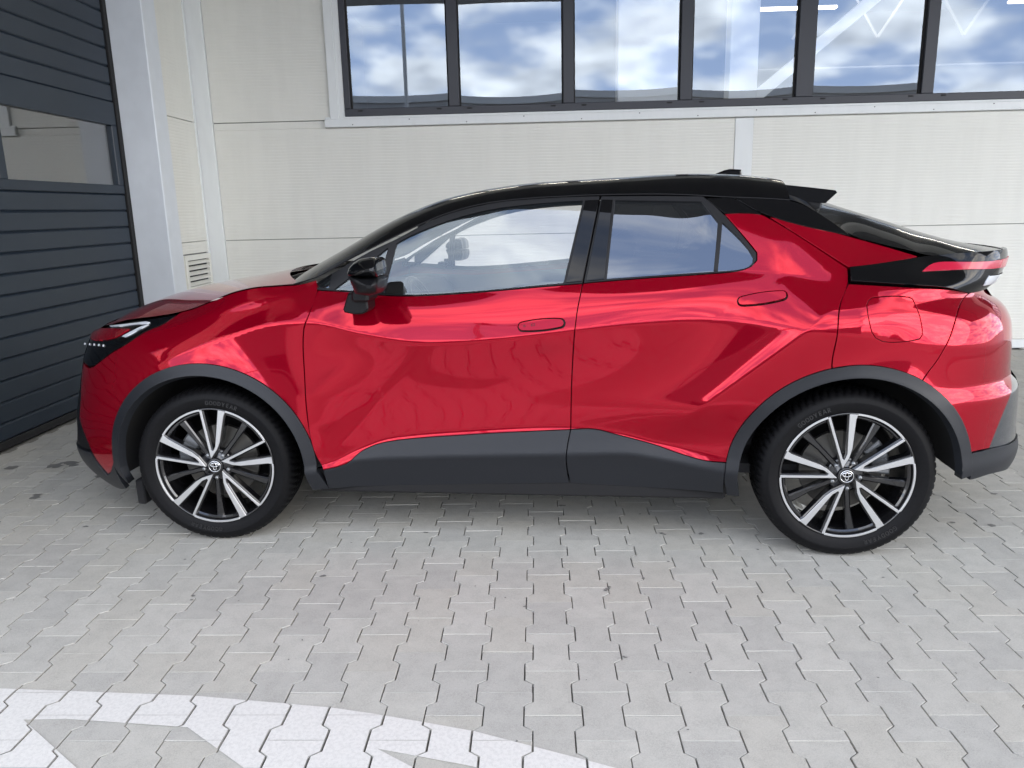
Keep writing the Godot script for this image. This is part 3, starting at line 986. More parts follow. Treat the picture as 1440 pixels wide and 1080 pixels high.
func build_building() -> void:
	var b := holder("factory_building")
	tag(b, "pale ribbed panel industrial building with dark ribbon window and roller door", "building")
	var z := WALL_Z
	# backing walls with thickness
	box_part("wall_core", Vector3(-3.2, -0.1, z - 0.22), Vector3(12.0, 2.20, z - 0.021), 0.0, M.room, b)
	box_part("wall_core", Vector3(-3.2, 2.20, z - 0.22), Vector3(-1.67, 6.0, z - 0.021), 0.0, M.room, b)
	box_part("wall_core", Vector3(-1.67, 3.56, z - 0.22), Vector3(12.0, 6.0, z - 0.021), 0.0, M.room, b)
	var cols := [[-2.845, 1.92], [2.087, 6.9], [6.96, 11.9]]
	var rows := [[0.085, 1.158], [1.163, 2.153], [3.57, 4.7]]
	for c in cols:
		for r in rows:
			put("wall_panel", ribbed(c[1] - c[0], r[1] - r[0], Transform3D(Basis.IDENTITY, Vector3(c[0], r[0], z))), M.wall, b)
	put("wall_panel", ribbed(1.038, 0.064, Transform3D(Basis.IDENTITY, Vector3(-2.845, 2.1532, z))), M.wall, b)
	put("wall_panel", ribbed(1.09, 1.342, Transform3D(Basis.IDENTITY, Vector3(-2.845, 2.224, z))), M.wall, b)
	box_part("joint_cover", Vector3(1.922, 0.06, z - 0.02), Vector3(2.085, 2.152, z + 0.006), 0.003, M.trim, b)
	box_part("joint_cover", Vector3(6.9, 0.06, z - 0.02), Vector3(6.96, 2.152, z + 0.006), 0.003, M.trim, b)
	box_part("plinth_flashing", Vector3(-2.84, 0.0, z - 0.02), Vector3(12.0, 0.082, z + 0.012), 0.004, M.trim, b)
	# corner flashing
	box_part("corner_flashing", Vector3(-2.995, 0.0, z - 0.03), Vector3(-2.848, 4.7, z + 0.022), 0.004, M.trim, b)
	box_part("corner_flashing", Vector3(-3.02, 0.0, z + 0.02), Vector3(-2.992, 4.7, z + 0.055), 0.004, M.trim, b)
	# return wall with a vent, plane x = -3
	var turn := Basis(Vector3.UP, PI / 2)
	for r in [[0.085, 0.745], [1.063, 1.163], [1.168, 2.225], [2.23, 4.7]]:
		put("return_panel", ribbed(0.86, r[1] - r[0], Transform3D(turn, Vector3(-3.0, r[0], -3.46))), M.wall, b)
	put("return_panel", ribbed(0.33, 0.31, Transform3D(turn, Vector3(-3.0, 0.749, -3.46))), M.wall, b)
	box_part("return_core", Vector3(-3.2, -0.05, z), Vector3(-3.022, 4.7, -3.46), 0.0, M.room, b)
	var vent := holder("wall_vent", b)
	for f in [[0.748, 0.772, -4.33, -3.79], [1.006, 1.052, -4.33, -3.79], [0.772, 1.006, -3.84, -3.79], [0.772, 1.006, -4.33, -4.29]]:
		box_part("vent_frame", Vector3(-3.02, f[0], f[2]), Vector3(-2.985, f[1], f[3]), 0.003, M.wall, vent)
	box_part("vent_back", Vector3(-3.021, 0.772, -4.29), Vector3(-3.016, 1.006, -3.84), 0.0, M.dark, vent)
	for k in 5:
		var y := 0.774 + 0.047 * k
		var s := Mb.new()
		s.box(Vector3(0, -0.002, -0.225), Vector3(0.042, 0.002, 0.225), 0.001, Transform3D(Basis(Vector3.BACK, -0.75), Vector3(-3.018, y + 0.034, -4.065)))
		put("vent_slat", s.mesh(), M.wall, vent)
	# pillar beside the door
	box_part("door_pillar", Vector3(-3.3, 0.0, -3.64), Vector3(-2.932, 4.72, -3.412), 0.006, M.column, b)
	# garage door on the wing, plane x = DOOR_X
	var door := holder("garage_door", b)
	var z0 := -3.352
	var z1 := 0.75
	box_part("door_seal", Vector3(DOOR_X - 0.06, 0.0, -3.412), Vector3(DOOR_X + 0.012, 4.3, -3.36), 0.003, M.seal, door)
	box_part("door_seal", Vector3(DOOR_X - 0.05, 0.0, -3.36), Vector3(DOOR_X + 0.004, 0.05, z1), 0.004, M.seal, door)
	var ys := [0.05]
	for k in 12:
		ys.append(0.157 + 0.1292 * k)
	var slats := []
	for k in 12:
		slats.append([ys[k], ys[k + 1]])
	for k in 14:
		slats.append([2.284 + 0.1335 * k, 2.284 + 0.1335 * (k + 1)])
	for s in slats:
		box_part("door_slat", Vector3(DOOR_X - 0.045, s[0] + 0.0006, z0), Vector3(DOOR_X, s[1] - 0.0006, z1), 0.011, M.slat, door)
	box_part("door_core", Vector3(DOOR_X - 0.07, 0.0, z0), Vector3(DOOR_X - 0.014, 1.57, z1), 0.0, M.seal, door)
	box_part("door_core", Vector3(DOOR_X - 0.07, 2.29, z0), Vector3(DOOR_X - 0.014, 4.2, z1), 0.0, M.seal, door)
	# glazed row: rails, stiles, panes
	box_part("window_rail", Vector3(DOOR_X - 0.05, 1.581, z0), Vector3(DOOR_X + 0.002, 1.648, z1), 0.004, M.slat, door)
	box_part("window_rail", Vector3(DOOR_X - 0.05, 2.105, z0), Vector3(DOOR_X + 0.002, 2.283, z1), 0.004, M.slat, door)
	for k in 4:
		var c := [z0, -1.955, -0.60, 0.68][k] as float
		box_part("window_stile", Vector3(DOOR_X - 0.05, 1.648, c), Vector3(DOOR_X + 0.002, 2.105, c + 0.075), 0.004, M.slat, door)
	for k in 3:
		var a := [-3.277, -1.88, -0.525][k] as float
		var c := [-1.955, -0.60, 0.68][k] as float
		box_part("window_pane", Vector3(DOOR_X - 0.03, 1.64, a - 0.01), Vector3(DOOR_X - 0.024, 2.112, c + 0.01), 0.0, M.door_pane, door)
	# wing wall above and beyond the door
	box_part("wing_wall", Vector3(-3.6, 4.22, -3.7), Vector3(DOOR_X + 0.02, 4.72, 1.1), 0.004, M.wall, b)
	box_part("wing_wall", Vector3(-3.6, 0.0, 0.78), Vector3(DOOR_X + 0.05, 4.215, 1.1), 0.004, M.wall, b)
	# the hall behind the door: floor, ceiling and far wall
	box_part("inner_wall", Vector3(-12.2, 0.0, -4.6), Vector3(-12.0, 4.6, 4.6), 0.0, M.room, b)
	box_part("inner_wall", Vector3(-12.0, 0.0, -4.7), Vector3(-3.3, 4.6, -4.6), 0.0, M.room, b)
	box_part("inner_wall", Vector3(-12.0, 0.0, 1.1), Vector3(-3.6, 4.6, 1.2), 0.0, M.room, b)
	box_part("inner_ceiling", Vector3(-12.0, 4.6, -4.7), Vector3(-3.61, 4.75, 1.2), 0.0, M.room, b)
	# overhanging upper storey
	box_part("canopy_soffit", Vector3(-3.6, 4.73, z - 0.2), Vector3(12.0, 4.80, 2.06), 0.0, M.soffit, b)
	box_part("upper_storey", Vector3(-3.6, 4.803, z - 0.2), Vector3(12.0, 7.6, 2.05), 0.01, M.wall, b)
	# ribbon window
	var w := holder("ribbon_window", b)
	var zf := z + 0.02
	box_part("window_sill", Vector3(-1.802, 2.155, z - 0.02), Vector3(12.0, 2.226, z + 0.045), 0.004, M.trim, w)
	for k in 14:
		box_part("fixing_screw", Vector3(-1.55 + k * 0.52, 2.17 + 0.035 * (k % 2), z + 0.044), Vector3(-1.541 + k * 0.52, 2.178 + 0.035 * (k % 2), z + 0.049), 0.001, M.frame, w)
	box_part("sill_lip", Vector3(-1.80, 2.226, z - 0.06), Vector3(12.0, 2.246, z + 0.024), 0.003, M.trim, w)
	box_part("window_jamb", Vector3(-1.752, 2.227, z - 0.02), Vector3(-1.672, 3.57, z + 0.028), 0.003, M.trim, w)
	box_part("window_jamb", Vector3(-1.672, 2.247, z - 0.10), Vector3(-1.618, 3.57, z + 0.012), 0.003, M.trim, w)
	box_part("bottom_rail", Vector3(-1.617, 2.247, z - 0.07), Vector3(12.0, 2.314, zf), 0.004, M.frame, w)
	box_part("top_rail", Vector3(-1.617, 3.49, z - 0.07), Vector3(12.0, 3.56, zf), 0.004, M.frame, w)
	var bars := [[-1.617, -1.562], [-0.662, -0.566], [0.371, 0.468], [1.414, 1.520], [2.441, 2.593], [3.545, 3.651], [4.62, 4.72], [5.7, 5.8], [6.8, 6.9], [7.9, 8.0], [9.0, 9.1], [10.1, 10.2], [11.2, 11.3]]
	for m in bars:
		box_part("mullion", Vector3(m[0], 2.314, z - 0.07), Vector3(m[1], 3.49, zf - 0.002), 0.004, M.frame, w)
	for k in bars.size() - 1:
		var a: float = bars[k][1]
		var c: float = bars[k + 1][0]
		for g in [[a, a + 0.012, 2.314, 3.49], [c - 0.012, c, 2.314, 3.49]]:
			box_part("gasket", Vector3(g[0], g[2], z - 0.03), Vector3(g[1], g[3], z - 0.012), 0.0, M.seal, w)
		var p := Mb.new()
		var tilt := Basis.from_euler(Vector3(rng.randf_range(-0.002, 0.002), rng.randf_range(-0.003, 0.003), 0))
		# the sealed pane is drawn in a little by the pressure, which bends what it mirrors
		var bow := rng.randf_range(0.0003, 0.0009)
		var gp := []
		for yy in 13:
			var row := PackedVector3Array()
			for xx in 13:
				var u := xx / 6.0 - 1.0
				var v := yy / 6.0 - 1.0
				row.append(Transform3D(tilt, Vector3((a + c) * 0.5, 2.902, z - 0.03)) * Vector3(u * ((c - a) * 0.5 + 0.01), v * 0.59, -bow * (1.0 - u * u) * (1.0 - v * v)))
			gp.append(row)
		p.shell(gp, Vector3(a, 2.9, z - 3.0))
		put("window_pane", p.mesh(), M.pane, w)
		if k < 8:
			for s in [a + 0.09, c - 0.09]:
				box_part("drain_cap", Vector3(s - 0.022, 2.288, zf - 0.004), Vector3(s + 0.022, 2.300, zf + 0.006), 0.002, M.seal, w)
	# the room behind the ribbon window
	box_part("inner_floor", Vector3(-3.2, 1.2, -13.0), Vector3(12.0, 1.3, z - 0.23), 0.0, M.room, b)
	box_part("inner_ceiling", Vector3(-3.2, 4.9, -13.0), Vector3(12.0, 5.0, z - 0.23), 0.0, M.room, b)
	box_part("inner_wall", Vector3(-3.2, 1.3, -13.2), Vector3(12.0, 4.9, -13.0), 0.0, M.room, b)
	box_part("inner_wall", Vector3(-3.3, 1.3, -13.0), Vector3(-3.2, 4.9, z - 0.23), 0.0, M.room, b)
	box_part("inner_wall", Vector3(12.0, 1.3, -13.0), Vector3(12.1, 4.9, z - 0.23), 0.0, M.room, b)
	box_part("inner_column", Vector3(0.915, 1.3, -5.1), Vector3(1.60, 4.9, -4.9), 0.006, M.steel, b)
	box_part("inner_column", Vector3(1.99, 1.3, -5.15), Vector3(2.26, 4.9, -4.95), 0.006, M.steel, b)
	var br := Mb.new()
	br.box(Vector3(0, -0.055, -0.03), Vector3(3.2, 0.055, 0.03), 0.004, Transform3D(Basis(Vector3.BACK, 0.675), Vector3(2.27, 2.40, -5.1)))
	put("inner_brace", br.mesh(), M.steel, b)
	for q in [[3.4, -6.6], [6.4, -6.6], [3.4, -10.0], [7.4, -10.0], [0.0, -7.5], [-1.8, -7.5]]:
		var lamp := box_part("inner_lamp", Vector3(q[0], 4.30, q[1] - 0.05), Vector3(q[0] + 1.4, 4.34, q[1] + 0.05), 0.01, M.tube, b)
		var al := AreaLight3D.new()
		al.name = "inner_lamp_light"
		al.light_color = Color(1.0, 0.97, 0.9)
		al.light_energy = 1.3
		al.area_size = Vector2(1.4, 0.1)
		al.shadow_enabled = true
		al.position = Vector3(q[0] + 0.7, 4.28, q[1])
		al.rotation.x = -PI / 2
		add_child(al, true)
	for q in [[2.95, -7.0], [2.55, -6.5]]:
		box_part("inner_rail", Vector3(2.4, q[0], q[1]), Vector3(11.0, q[0] + 0.022, q[1] + 0.03), 0.004, M.girder, b)
	for q in 6:
		var tr := Mb.new()
		tr.box(Vector3(0, -0.014, -0.014), Vector3(0.95, 0.014, 0.014), 0.002, Transform3D(Basis(Vector3.BACK, 1.0 if q % 2 == 0 else -1.0), Vector3(3.3 + q * 0.52, 3.35 if q % 2 == 0 else 4.15, -7.3)))
		put("inner_strut", tr.mesh(), M.girder, b)


func build_yard() -> void:
	var g := put("yard_ground", _sheet(-150, 150, -60, 220, -0.02), M.yard)
	tag(g, "wide pale concrete yard around the paving", "", "", "structure")
	var h := holder("warehouse")
	tag(h, "long low grey warehouse across the yard, mirrored in the ribbon window", "building")
	box_part("wall", Vector3(-60, 0, 36), Vector3(23, 7.6, 60), 0.02, M.hall, h)
	box_part("parapet", Vector3(-60.1, 7.6, 35.9), Vector3(23.1, 8.0, 60.1), 0.02, M.post, h)
	for k in 6:
		box_part("loading_door", Vector3(-45 + k * 11.0, 0.0, 35.9), Vector3(-41 + k * 11.0, 4.4, 35.995), 0.01, M.frame, h)
	var p := holder("lamp_post")
	tag(p, "slender grey lamp post in the yard, mirrored in the leftmost window pane", "lamp post")
	p.position = Vector3(-3.6, 0, 12.0)
	var m := Mb.new()
	m.tube(PackedVector3Array([Vector3(0, 0, 0), Vector3(0, 3, 0), Vector3(0, 9, 0)]), 0.055, 12)
	put("pole", m.mesh(), M.post, p)
	box_part("lamp_head", Vector3(-0.15, 9.0, -0.1), Vector3(0.15, 9.12, 0.7), 0.03, M.post, p)


# ---------------------------------------------------------------- the car
const ARCH_F := Vector2(-1.30, 0.335)
const ARCH_R := Vector2(1.305, 0.335)
const ARCH_RADIUS := 0.4655


func both(called: String, poly: PackedVector2Array, holes: Array, off: float, hem: float, m: Material, parents: Array, label: String = "") -> Array:
	var out := []
	for s in 2:
		var o := put(called, panel(poly.duplicate(), holes, off, 0.0095 if s == 0 else 0.04, s == 1, hem), m, parents[s])
		if label and s == 0:
			o.set_meta("label", label)
		out.append(o)
	return out


func without_arch(p: PackedVector2Array, c: Vector2) -> PackedVector2Array:
	return biggest(Geometry2D.clip_polygons(p, ring_outline(c, ARCH_RADIUS)))


func build_car() -> void:
	car = holder("car")
	car.rotation.y = CAR_YAW
	tag(car, "red crossover car with black roof parked side on before the building", "car")
	var two := [car, car]
	# red skin
	var fender := both("front_fender", without_arch(outline("fender"), ARCH_F), [], 0.0, 0.022, M.red, two)
	var fd := both("front_door", outline("front_door"), [outline("front_handle_recess")], 0.0, 0.022, M.red, two)
	var rd := both("rear_door", without_arch(outline("rear_door"), ARCH_R), [outline("rear_handle_recess")], 0.0, 0.022, M.red, two)
	var qu := both("rear_quarter_upper", outline("quarter_upper"), [], 0.0, 0.02, M.red, two)
	var ql := both("rear_quarter", without_arch(outline("quarter_lower"), ARCH_R), [outline("fuel_flap")], 0.0, 0.02, M.red, two)
	var rb := both("rear_bumper", without_arch(outline("rear_bumper"), ARCH_R), [], 0.0, 0.02, M.red, two)
	both("fuel_flap", outline("fuel_flap"), [], 0.0, 0.01, M.red, ql)
	for h in [["front", fd], ["rear", rd]]:
		var well: PackedVector2Array = biggest(Geometry2D.offset_polygon(outline(h[0] + "_handle_recess"), 0.006))
		both("handle_recess", well, [], -0.016, 0.0, M.satin, h[1])
		both("door_handle", outline(h[0] + "_handle"), [], 0.0065, 0.016, M.red, h[1])
	# key pad print on the front handle
	var hp: Array = OUTLINES.front_handle
	var k0 := Vector2(hp[0], hp[1]).lerp(Vector2(hp[12], hp[13]), 0.5)
	both("key_button", ring_outline(k0 + Vector2(0.008, 0.001), 0.0045, 12), [ring_outline(k0 + Vector2(0.008, 0.001), 0.0028, 10)], 0.0073, 0.0, M.satin, fd)
	both("key_mark", PackedVector2Array([k0 + Vector2(0.034, 0.000), k0 + Vector2(0.050, 0.002), k0 + Vector2(0.050, 0.011), k0 + Vector2(0.034, 0.009)]), [PackedVector2Array([k0 + Vector2(0.036, 0.002), k0 + Vector2(0.048, 0.0035), k0 + Vector2(0.048, 0.009), k0 + Vector2(0.036, 0.0075)])], 0.0073, 0.0, M.satin, fd)
	# cladding
	both("door_cladding", outline("front_door_cladding"), [], 0.003, 0.02, M.cladding, fd)
	both("door_cladding", without_arch(outline("rear_door_cladding"), ARCH_R), [], 0.003, 0.02, M.cladding, rd)
	both("wheel_arch_trim", arch_outline(true), [], 0.007, 0.035, M.cladding, two)
	both("wheel_arch_trim", arch_outline(false), [], 0.007, 0.035, M.cladding, two)
	both("rear_lower_bumper", without_arch(outline("bumper_lower"), ARCH_R), [], 0.003, 0.02, M.cladding, rb)
	both("bumper_insert", outline("bumper_corner"), [], -0.004, 0.0, M.insert, rb)
	both("front_lip", without_arch(outline("front_lip"), ARCH_F), [], 0.004, 0.02, M.cladding, fender)
	both("grille_side", outline("grille_edge"), [], -0.002, 0.0, M.satin, fender)
	# lamps
	var hl := both("headlight", outline("headlight"), [], -0.002, 0.01, M.gloss, two)
	both("light_bar", outline("lamp_bar"), [], 0.003, 0.005, M.lamp_white, hl)
	both("light_bar", outline("lamp_bar_lower"), [], 0.003, 0.005, M.lamp_white, hl)
	both("nose_cover", outline("nose_red"), [], 0.003, 0.01, M.red, hl)
	var dots: Array = OUTLINES.light_dots
	for k in 5:
		both("light_dot", ring_outline(Vector2(dots[k * 2], dots[k * 2 + 1]), 0.0062, 10), [], 0.003, 0.004, M.lamp_white, hl)
	var tl := both("tail_light", outline("tail_lamp"), [], 0.012, 0.03, M.gloss, two)
	both("lens", outline("tail_lens"), [], 0.0155, 0.008, M.lens_red, tl)
	both("reversing_lens", outline("reverse_lens"), [], 0.0155, 0.004, M.lamp_white, tl)
	# black glass house
	both("pillar_cover", outline("pillar_black"), [], 0.0035, 0.02, M.gloss, two)
	both("window_corner", outline("corner_gloss"), [], 0.0, 0.02, M.gloss, rd)
	var gf := [outline("front_glass"), outline("quarter_glass"), outline("tip_glass")]
	var gr := [outline("rear_glass"), outline("rear_quarter_glass")]
	var ff := both("window_frame", outline("front_frame"), gf, -0.002, 0.03, M.satin, fd)
	var rf := both("window_frame", outline("rear_frame"), gr, -0.002, 0.03, M.satin, rd)
	both("pillar_trim", outline("front_pillar_trim"), [], 0.0015, 0.006, M.gloss, fd)
	both("pillar_trim", outline("rear_pillar_trim"), [], 0.0015, 0.006, M.gloss, rd)
	for g in gf:
		both("window_glass", biggest(Geometry2D.offset_polygon(g, 0.006)), [], -0.009, 0.0, M.glass_front, fd)
	for g in gr:
		both("window_glass", biggest(Geometry2D.offset_polygon(g, 0.006)), [], -0.009, 0.0, M.glass_rear, rd)
	# shadow side of the doors: an inner skin
	both("inner_skin", PackedVector2Array([Vector2(-0.86, 0.25), Vector2(0.85, 0.25), Vector2(1.0, 0.80), Vector2(1.7, 0.84), Vector2(1.7, 1.0), Vector2(1.25, 1.10), Vector2(1.0, 1.36), Vector2(0.80, 1.115), Vector2(0.25, 1.07), Vector2(-0.4, 1.035), Vector2(-0.80, 1.05), Vector2(-1.40, 0.93), Vector2(-1.7, 0.86), Vector2(-0.95, 0.80)]), [], -0.045, 0.0, M.cabin, two)
	both("inner_pillar", PackedVector2Array([Vector2(0.235, 1.05), Vector2(0.335, 1.05), Vector2(0.405, 1.435), Vector2(0.305, 1.435)]), [], -0.034, 0.0, M.cabin, two)
	_tops()
	_ends()
	_under()
	_cabin()
	_mirrors(fd)
	for s in [[-1.30, 0.0842, -0.19, false], [1.312, 0.0, 0.0, false], [-1.30, 0.0842, 0.1, true], [1.312, 0.0, -0.2, true]]:
		_wheel(s[0], s[1], s[2], s[3])


func _nose_edge(y: float, z: float) -> float:
	var lo := -1.5
	var hi := -2.6
	for i in 40:
		var m := (lo + hi) * 0.5
		if flank(m, y) > z:
			lo = m
		else:
			hi = m
	return lo


func _tail_edge(y: float, z: float) -> float:
	var lo := 1.5
	var hi := 2.4
	for i in 40:
		var m := (lo + hi) * 0.5
		if flank(m, y) > z:
			lo = m
		else:
			hi = m
	return lo


func arch_outline(front: bool) -> PackedVector2Array:
	var c := ARCH_F if front else ARCH_R
	var p := PackedVector2Array()
	var lead := [Vector2(-1.742, 0.30)] if front else [Vector2(0.858, 0.252), Vector2(0.846, 0.30)]
	var tail := [Vector2(-0.828, 0.325), Vector2(-0.802, 0.245), Vector2(-0.870, 0.245), Vector2(-0.880, 0.30)] if front else [Vector2(1.769, 0.352), Vector2(1.7225, 0.345)]
	p.append_array(PackedVector2Array(lead))
	for i in 41:
		p.append(c + Vector2.from_angle(PI * (1.0 - i / 40.0)) * (ARCH_RADIUS + 0.0005))
	p.append_array(PackedVector2Array(tail))
	for i in 41:
		p.append(c + Vector2.from_angle(PI * i / 40.0) * 0.4165)
	p.append_array(PackedVector2Array([Vector2(-1.708, 0.30), Vector2(-1.690, 0.255)] if front else [Vector2(0.893, 0.30), Vector2(0.905, 0.252)]))
	return p


func resampled(p: PackedVector3Array, n: int) -> PackedVector3Array:
	var c := Curve3D.new()
	for i in p.size():
		var d := (p[mini(i + 1, p.size() - 1)] - p[maxi(i - 1, 0)]) * 0.5
		var l0 := p[i].distance_to(p[maxi(i - 1, 0)])
		var l1 := p[i].distance_to(p[mini(i + 1, p.size() - 1)])
		var u := d.normalized()
		c.add_point(p[i], -u * l0 * 0.33, u * l1 * 0.33)
	var out := PackedVector3Array()
	var total := c.get_baked_length()
	for i in n:
		out.append(c.sample_baked(total * i / (n - 1), true))
	return out


# a skin stretched from an edge line over the car's middle line to the mirrored edge
func arched(edge: PackedVector3Array, middle: PackedVector3Array, n: int, u0: float, u1: float, power: float, drop: float = 0.0) -> ArrayMesh:
	var e := resampled(edge, n)
	var m := resampled(middle, n)
	var rows := []
	var steps := maxi(8, int((u1 - u0) * 44))
	for i in n:
		var r := PackedVector3Array()
		for k in steps + 1:
			var u := lerpf(u0, u1, float(k) / steps)
			var t := u if u <= 1.0 else 2.0 - u
			var w := t * (2.0 - t)
			var z := lerpf(e[i].z, FAR_SIDE * 0.5, t)
			r.append(Vector3(lerpf(e[i].x, m[i].x, w), e[i].y + (m[i].y - e[i].y) * (1.0 - pow(1.0 - t, power)) - drop, z if u <= 1.0 else FAR_SIDE - z))
		rows.append(r)
	var b := Mb.new()
	b.shell(rows, Vector3(0, 0.3, FAR_SIDE * 0.5))
	return b.mesh()


func edge_point(x: float, lift: float = 0.0) -> Vector3:
	var y := row_at(x, 0, 0) + lift
	return Vector3(x, y, flank(x, y))


func _tops() -> void:
	# glass house: pillar edge line and middle line
	var e := PackedVector3Array()
	for x in [-0.93, -0.82, -0.70, -0.56, -0.42, -0.28, -0.12, 0.06, 0.25, 0.45, 0.65, 0.85, 1.0, 1.085]:
		e.append(edge_point(x))
	var m := PackedVector3Array()
	var mid := [-1.1045, 1.1081, -0.9794, 1.1749, -0.8429, 1.2448, -0.6836, 1.3294, -0.5244, 1.3976, -0.3651, 1.4483, -0.1831, 1.4821, 0.0216, 1.5043, 0.2378, 1.5127, 0.4653, 1.5202, 0.6928, 1.5266, 0.9203, 1.5167, 1.03, 1.5034, 1.085, 1.4938]
	for i in range(0, mid.size(), 2):
		m.append(Vector3(mid[i], mid[i + 1], FAR_SIDE * 0.5))
	var front_e := e.slice(0, 7)
	var front_m := m.slice(0, 7)
	put("roof_pillar", arched(front_e, front_m, 40, 0.0, 0.34, 7.5), M.gloss, car)
	put("roof_pillar", arched(front_e, front_m, 40, 1.66, 2.0, 7.5), M.gloss, car)
	put("windscreen", arched(front_e, front_m, 40, 0.342, 1.658, 7.5, 0.001), M.screen, car)
	put("roof", arched(e.slice(6), m.slice(6), 50, 0.0, 2.0, 7.5), M.gloss, car)
	put("headlining", arched(e.slice(6), m.slice(6), 30, 0.08, 1.92, 4.2, 0.035), M.headlining, car)
	# bright drip line under the roof
	for s in 2:
		var strip := PackedVector3Array()
		for p in resampled(e, 60):
			var q := p + Vector3(0, -0.001, 0.002)
			strip.append(q if s == 0 else Vector3(q.x, q.y, FAR_SIDE - q.z))
		var t := Mb.new()
		t.tube(strip, 0.003, 6)
		put("roof_seam", t.mesh(), M.satin, car)
	# bonnet
	var be := PackedVector3Array()
	for x in [-0.90, -1.0, -1.1, -1.2, -1.3, -1.4, -1.5, -1.6, -1.7, -1.78]:
		be.append(edge_point(x))
	for q in [[0.915, -0.34], [0.903, -0.40]]:
		be.append(Vector3(_nose_edge(q[0], q[1]), q[0], q[1]))
	var bm := PackedVector3Array()
	var bmid := [-1.16, 1.132, -1.24, 1.116, -1.34, 1.098, -1.45, 1.082, -1.57, 1.064, -1.69, 1.042, -1.80, 1.016, -1.89, 0.986, -1.96, 0.960]
	for i in range(0, bmid.size(), 2):
		bm.append(Vector3(bmid[i], bmid[i + 1], FAR_SIDE * 0.5))
	var nose := _nose_edge(0.90, -0.40) - 0.095
	bm.append(Vector3(nose + 0.06, 0.925, FAR_SIDE * 0.5))
	bm.append(Vector3(nose, 0.902, FAR_SIDE * 0.5))
	put("bonnet", arched(be, bm, 50, 0.0, 2.0, 2.2), M.red, car)
	# cowl under the windscreen
	var cw := Mb.new()
	cw.box(Vector3(-1.10, 1.06, -1.62), Vector3(-0.93, 1.098, -0.21), 0.01)
	put("cowl", cw.mesh(), M.satin, car)
	for k in 2:
		var wi := Mb.new()
		var z := -0.45 - 0.6 * k
		wi.tube(PackedVector3Array([Vector3(-1.13, 1.088, z), Vector3(-1.10, 1.104, z - 0.25), Vector3(-1.08, 1.112, z - 0.55)]), 0.009, 6)
		put("wiper", wi.mesh(), M.satin, car)
	# tailgate glass and its red flank line
	var he := PackedVector3Array()
	for x in [1.085, 1.13, 1.22, 1.33, 1.44, 1.53, 1.62, 1.72, 1.82]:
		he.append(edge_point(x))
	he.append(Vector3(_tail_edge(1.192, -0.35), 1.193, -0.35))
	var hm := PackedVector3Array()
	var hmid := [1.10, 1.475, 1.18, 1.452, 1.29, 1.418, 1.41, 1.378, 1.53, 1.338, 1.65, 1.298, 1.77, 1.256, 1.88, 1.222, 2.0, 1.196, 2.10, 1.185]
	for i in range(0, hmid.size(), 2):
		hm.append(Vector3(hmid[i], hmid[i + 1], FAR_SIDE * 0.5))
	put("tailgate_glass", arched(he, hm, 46, 0.0, 2.0, 2.6), M.gloss, car)
	# spoiler
	var sp := PackedVector2Array([Vector2(1.062, 1.467), Vector2(1.18, 1.452), Vector2(1.280, 1.438), Vector2(1.288, 1.429), Vector2(1.245, 1.388), Vector2(1.162, 1.398), Vector2(1.070, 1.411)])
	var rows := []
	for k in 29:
		var s := -1.0 + k / 14.0
		var r := PackedVector3Array()
		var bow := 1.0 - s * s
		for q in rounded(sp):
			r.append(Vector3(q.x + 0.06 * bow * (q.x - 1.08) / 0.22, q.y + 0.008 * bow, FAR_SIDE * 0.5 + 0.575 * s))
		rows.append(r)
	var sb := Mb.new()
	sb.shell(rows, Vector3(1.18, 1.44, FAR_SIDE * 0.5), true)
	for s in [rows[0], rows[28]]:
		for i in range(1, s.size() - 1):
			sb.tri(s[0], s[i], s[i + 1])
	put("roof_spoiler", sb.mesh(), M.gloss, car)
	box_part("spoiler_foot", Vector3(1.09, 1.335, -1.49), Vector3(1.235, 1.408, -0.345), 0.01, M.satin, car)
	# aerial fin
	var fin := PackedVector2Array([Vector2(0.845, 1.45), Vector2(0.847, 1.518), Vector2(0.885, 1.533), Vector2(0.93, 1.550), Vector2(0.955, 1.555), Vector2(1.008, 1.551), Vector2(1.018, 1.44)])
	var fb := Mb.new()
	fb.prism(fin, 0.0, 0.022, 0.008, Transform3D(Basis.IDENTITY, Vector3(0, 0, FAR_SIDE * 0.5)))
	fb.prism(fin, 0.0, -0.022, 0.008, Transform3D(Basis.IDENTITY, Vector3(0, 0, FAR_SIDE * 0.5)))
	put("aerial_fin", fb.mesh(), M.gloss, car)


func _ends() -> void:
	# nose and tail: bands that close the body between its two flanks
	for b in [[0.14, 0.335, M.cladding, "front_valance"], [0.337, 0.69, M.satin, "front_grille"], [0.692, 0.765, M.red, "nose_bar"], [0.767, 0.905, M.gloss, "nose_lamp_bar"]]:
		put(b[3], _band(b[0], b[1], true), b[2], car)
	for b in [[0.26, 0.42, M.cladding, "rear_valance"], [0.422, 0.70, M.gloss, "rear_insert"], [0.702, 1.045, M.red, "tailgate"], [1.047, 1.193, M.gloss, "tail_bar"]]:
		put(b[3], _band(b[0], b[1], false), b[2], car)
	var e := Mb.new()
	e.box(Vector3(0, -0.045, -0.1), Vector3(0.01, 0.045, 0.1), 0.004, Transform3D(Basis.IDENTITY, Vector3(2.115, 0.90, FAR_SIDE * 0.5)))
	put("tailgate_handle", e.mesh(), M.satin, car)


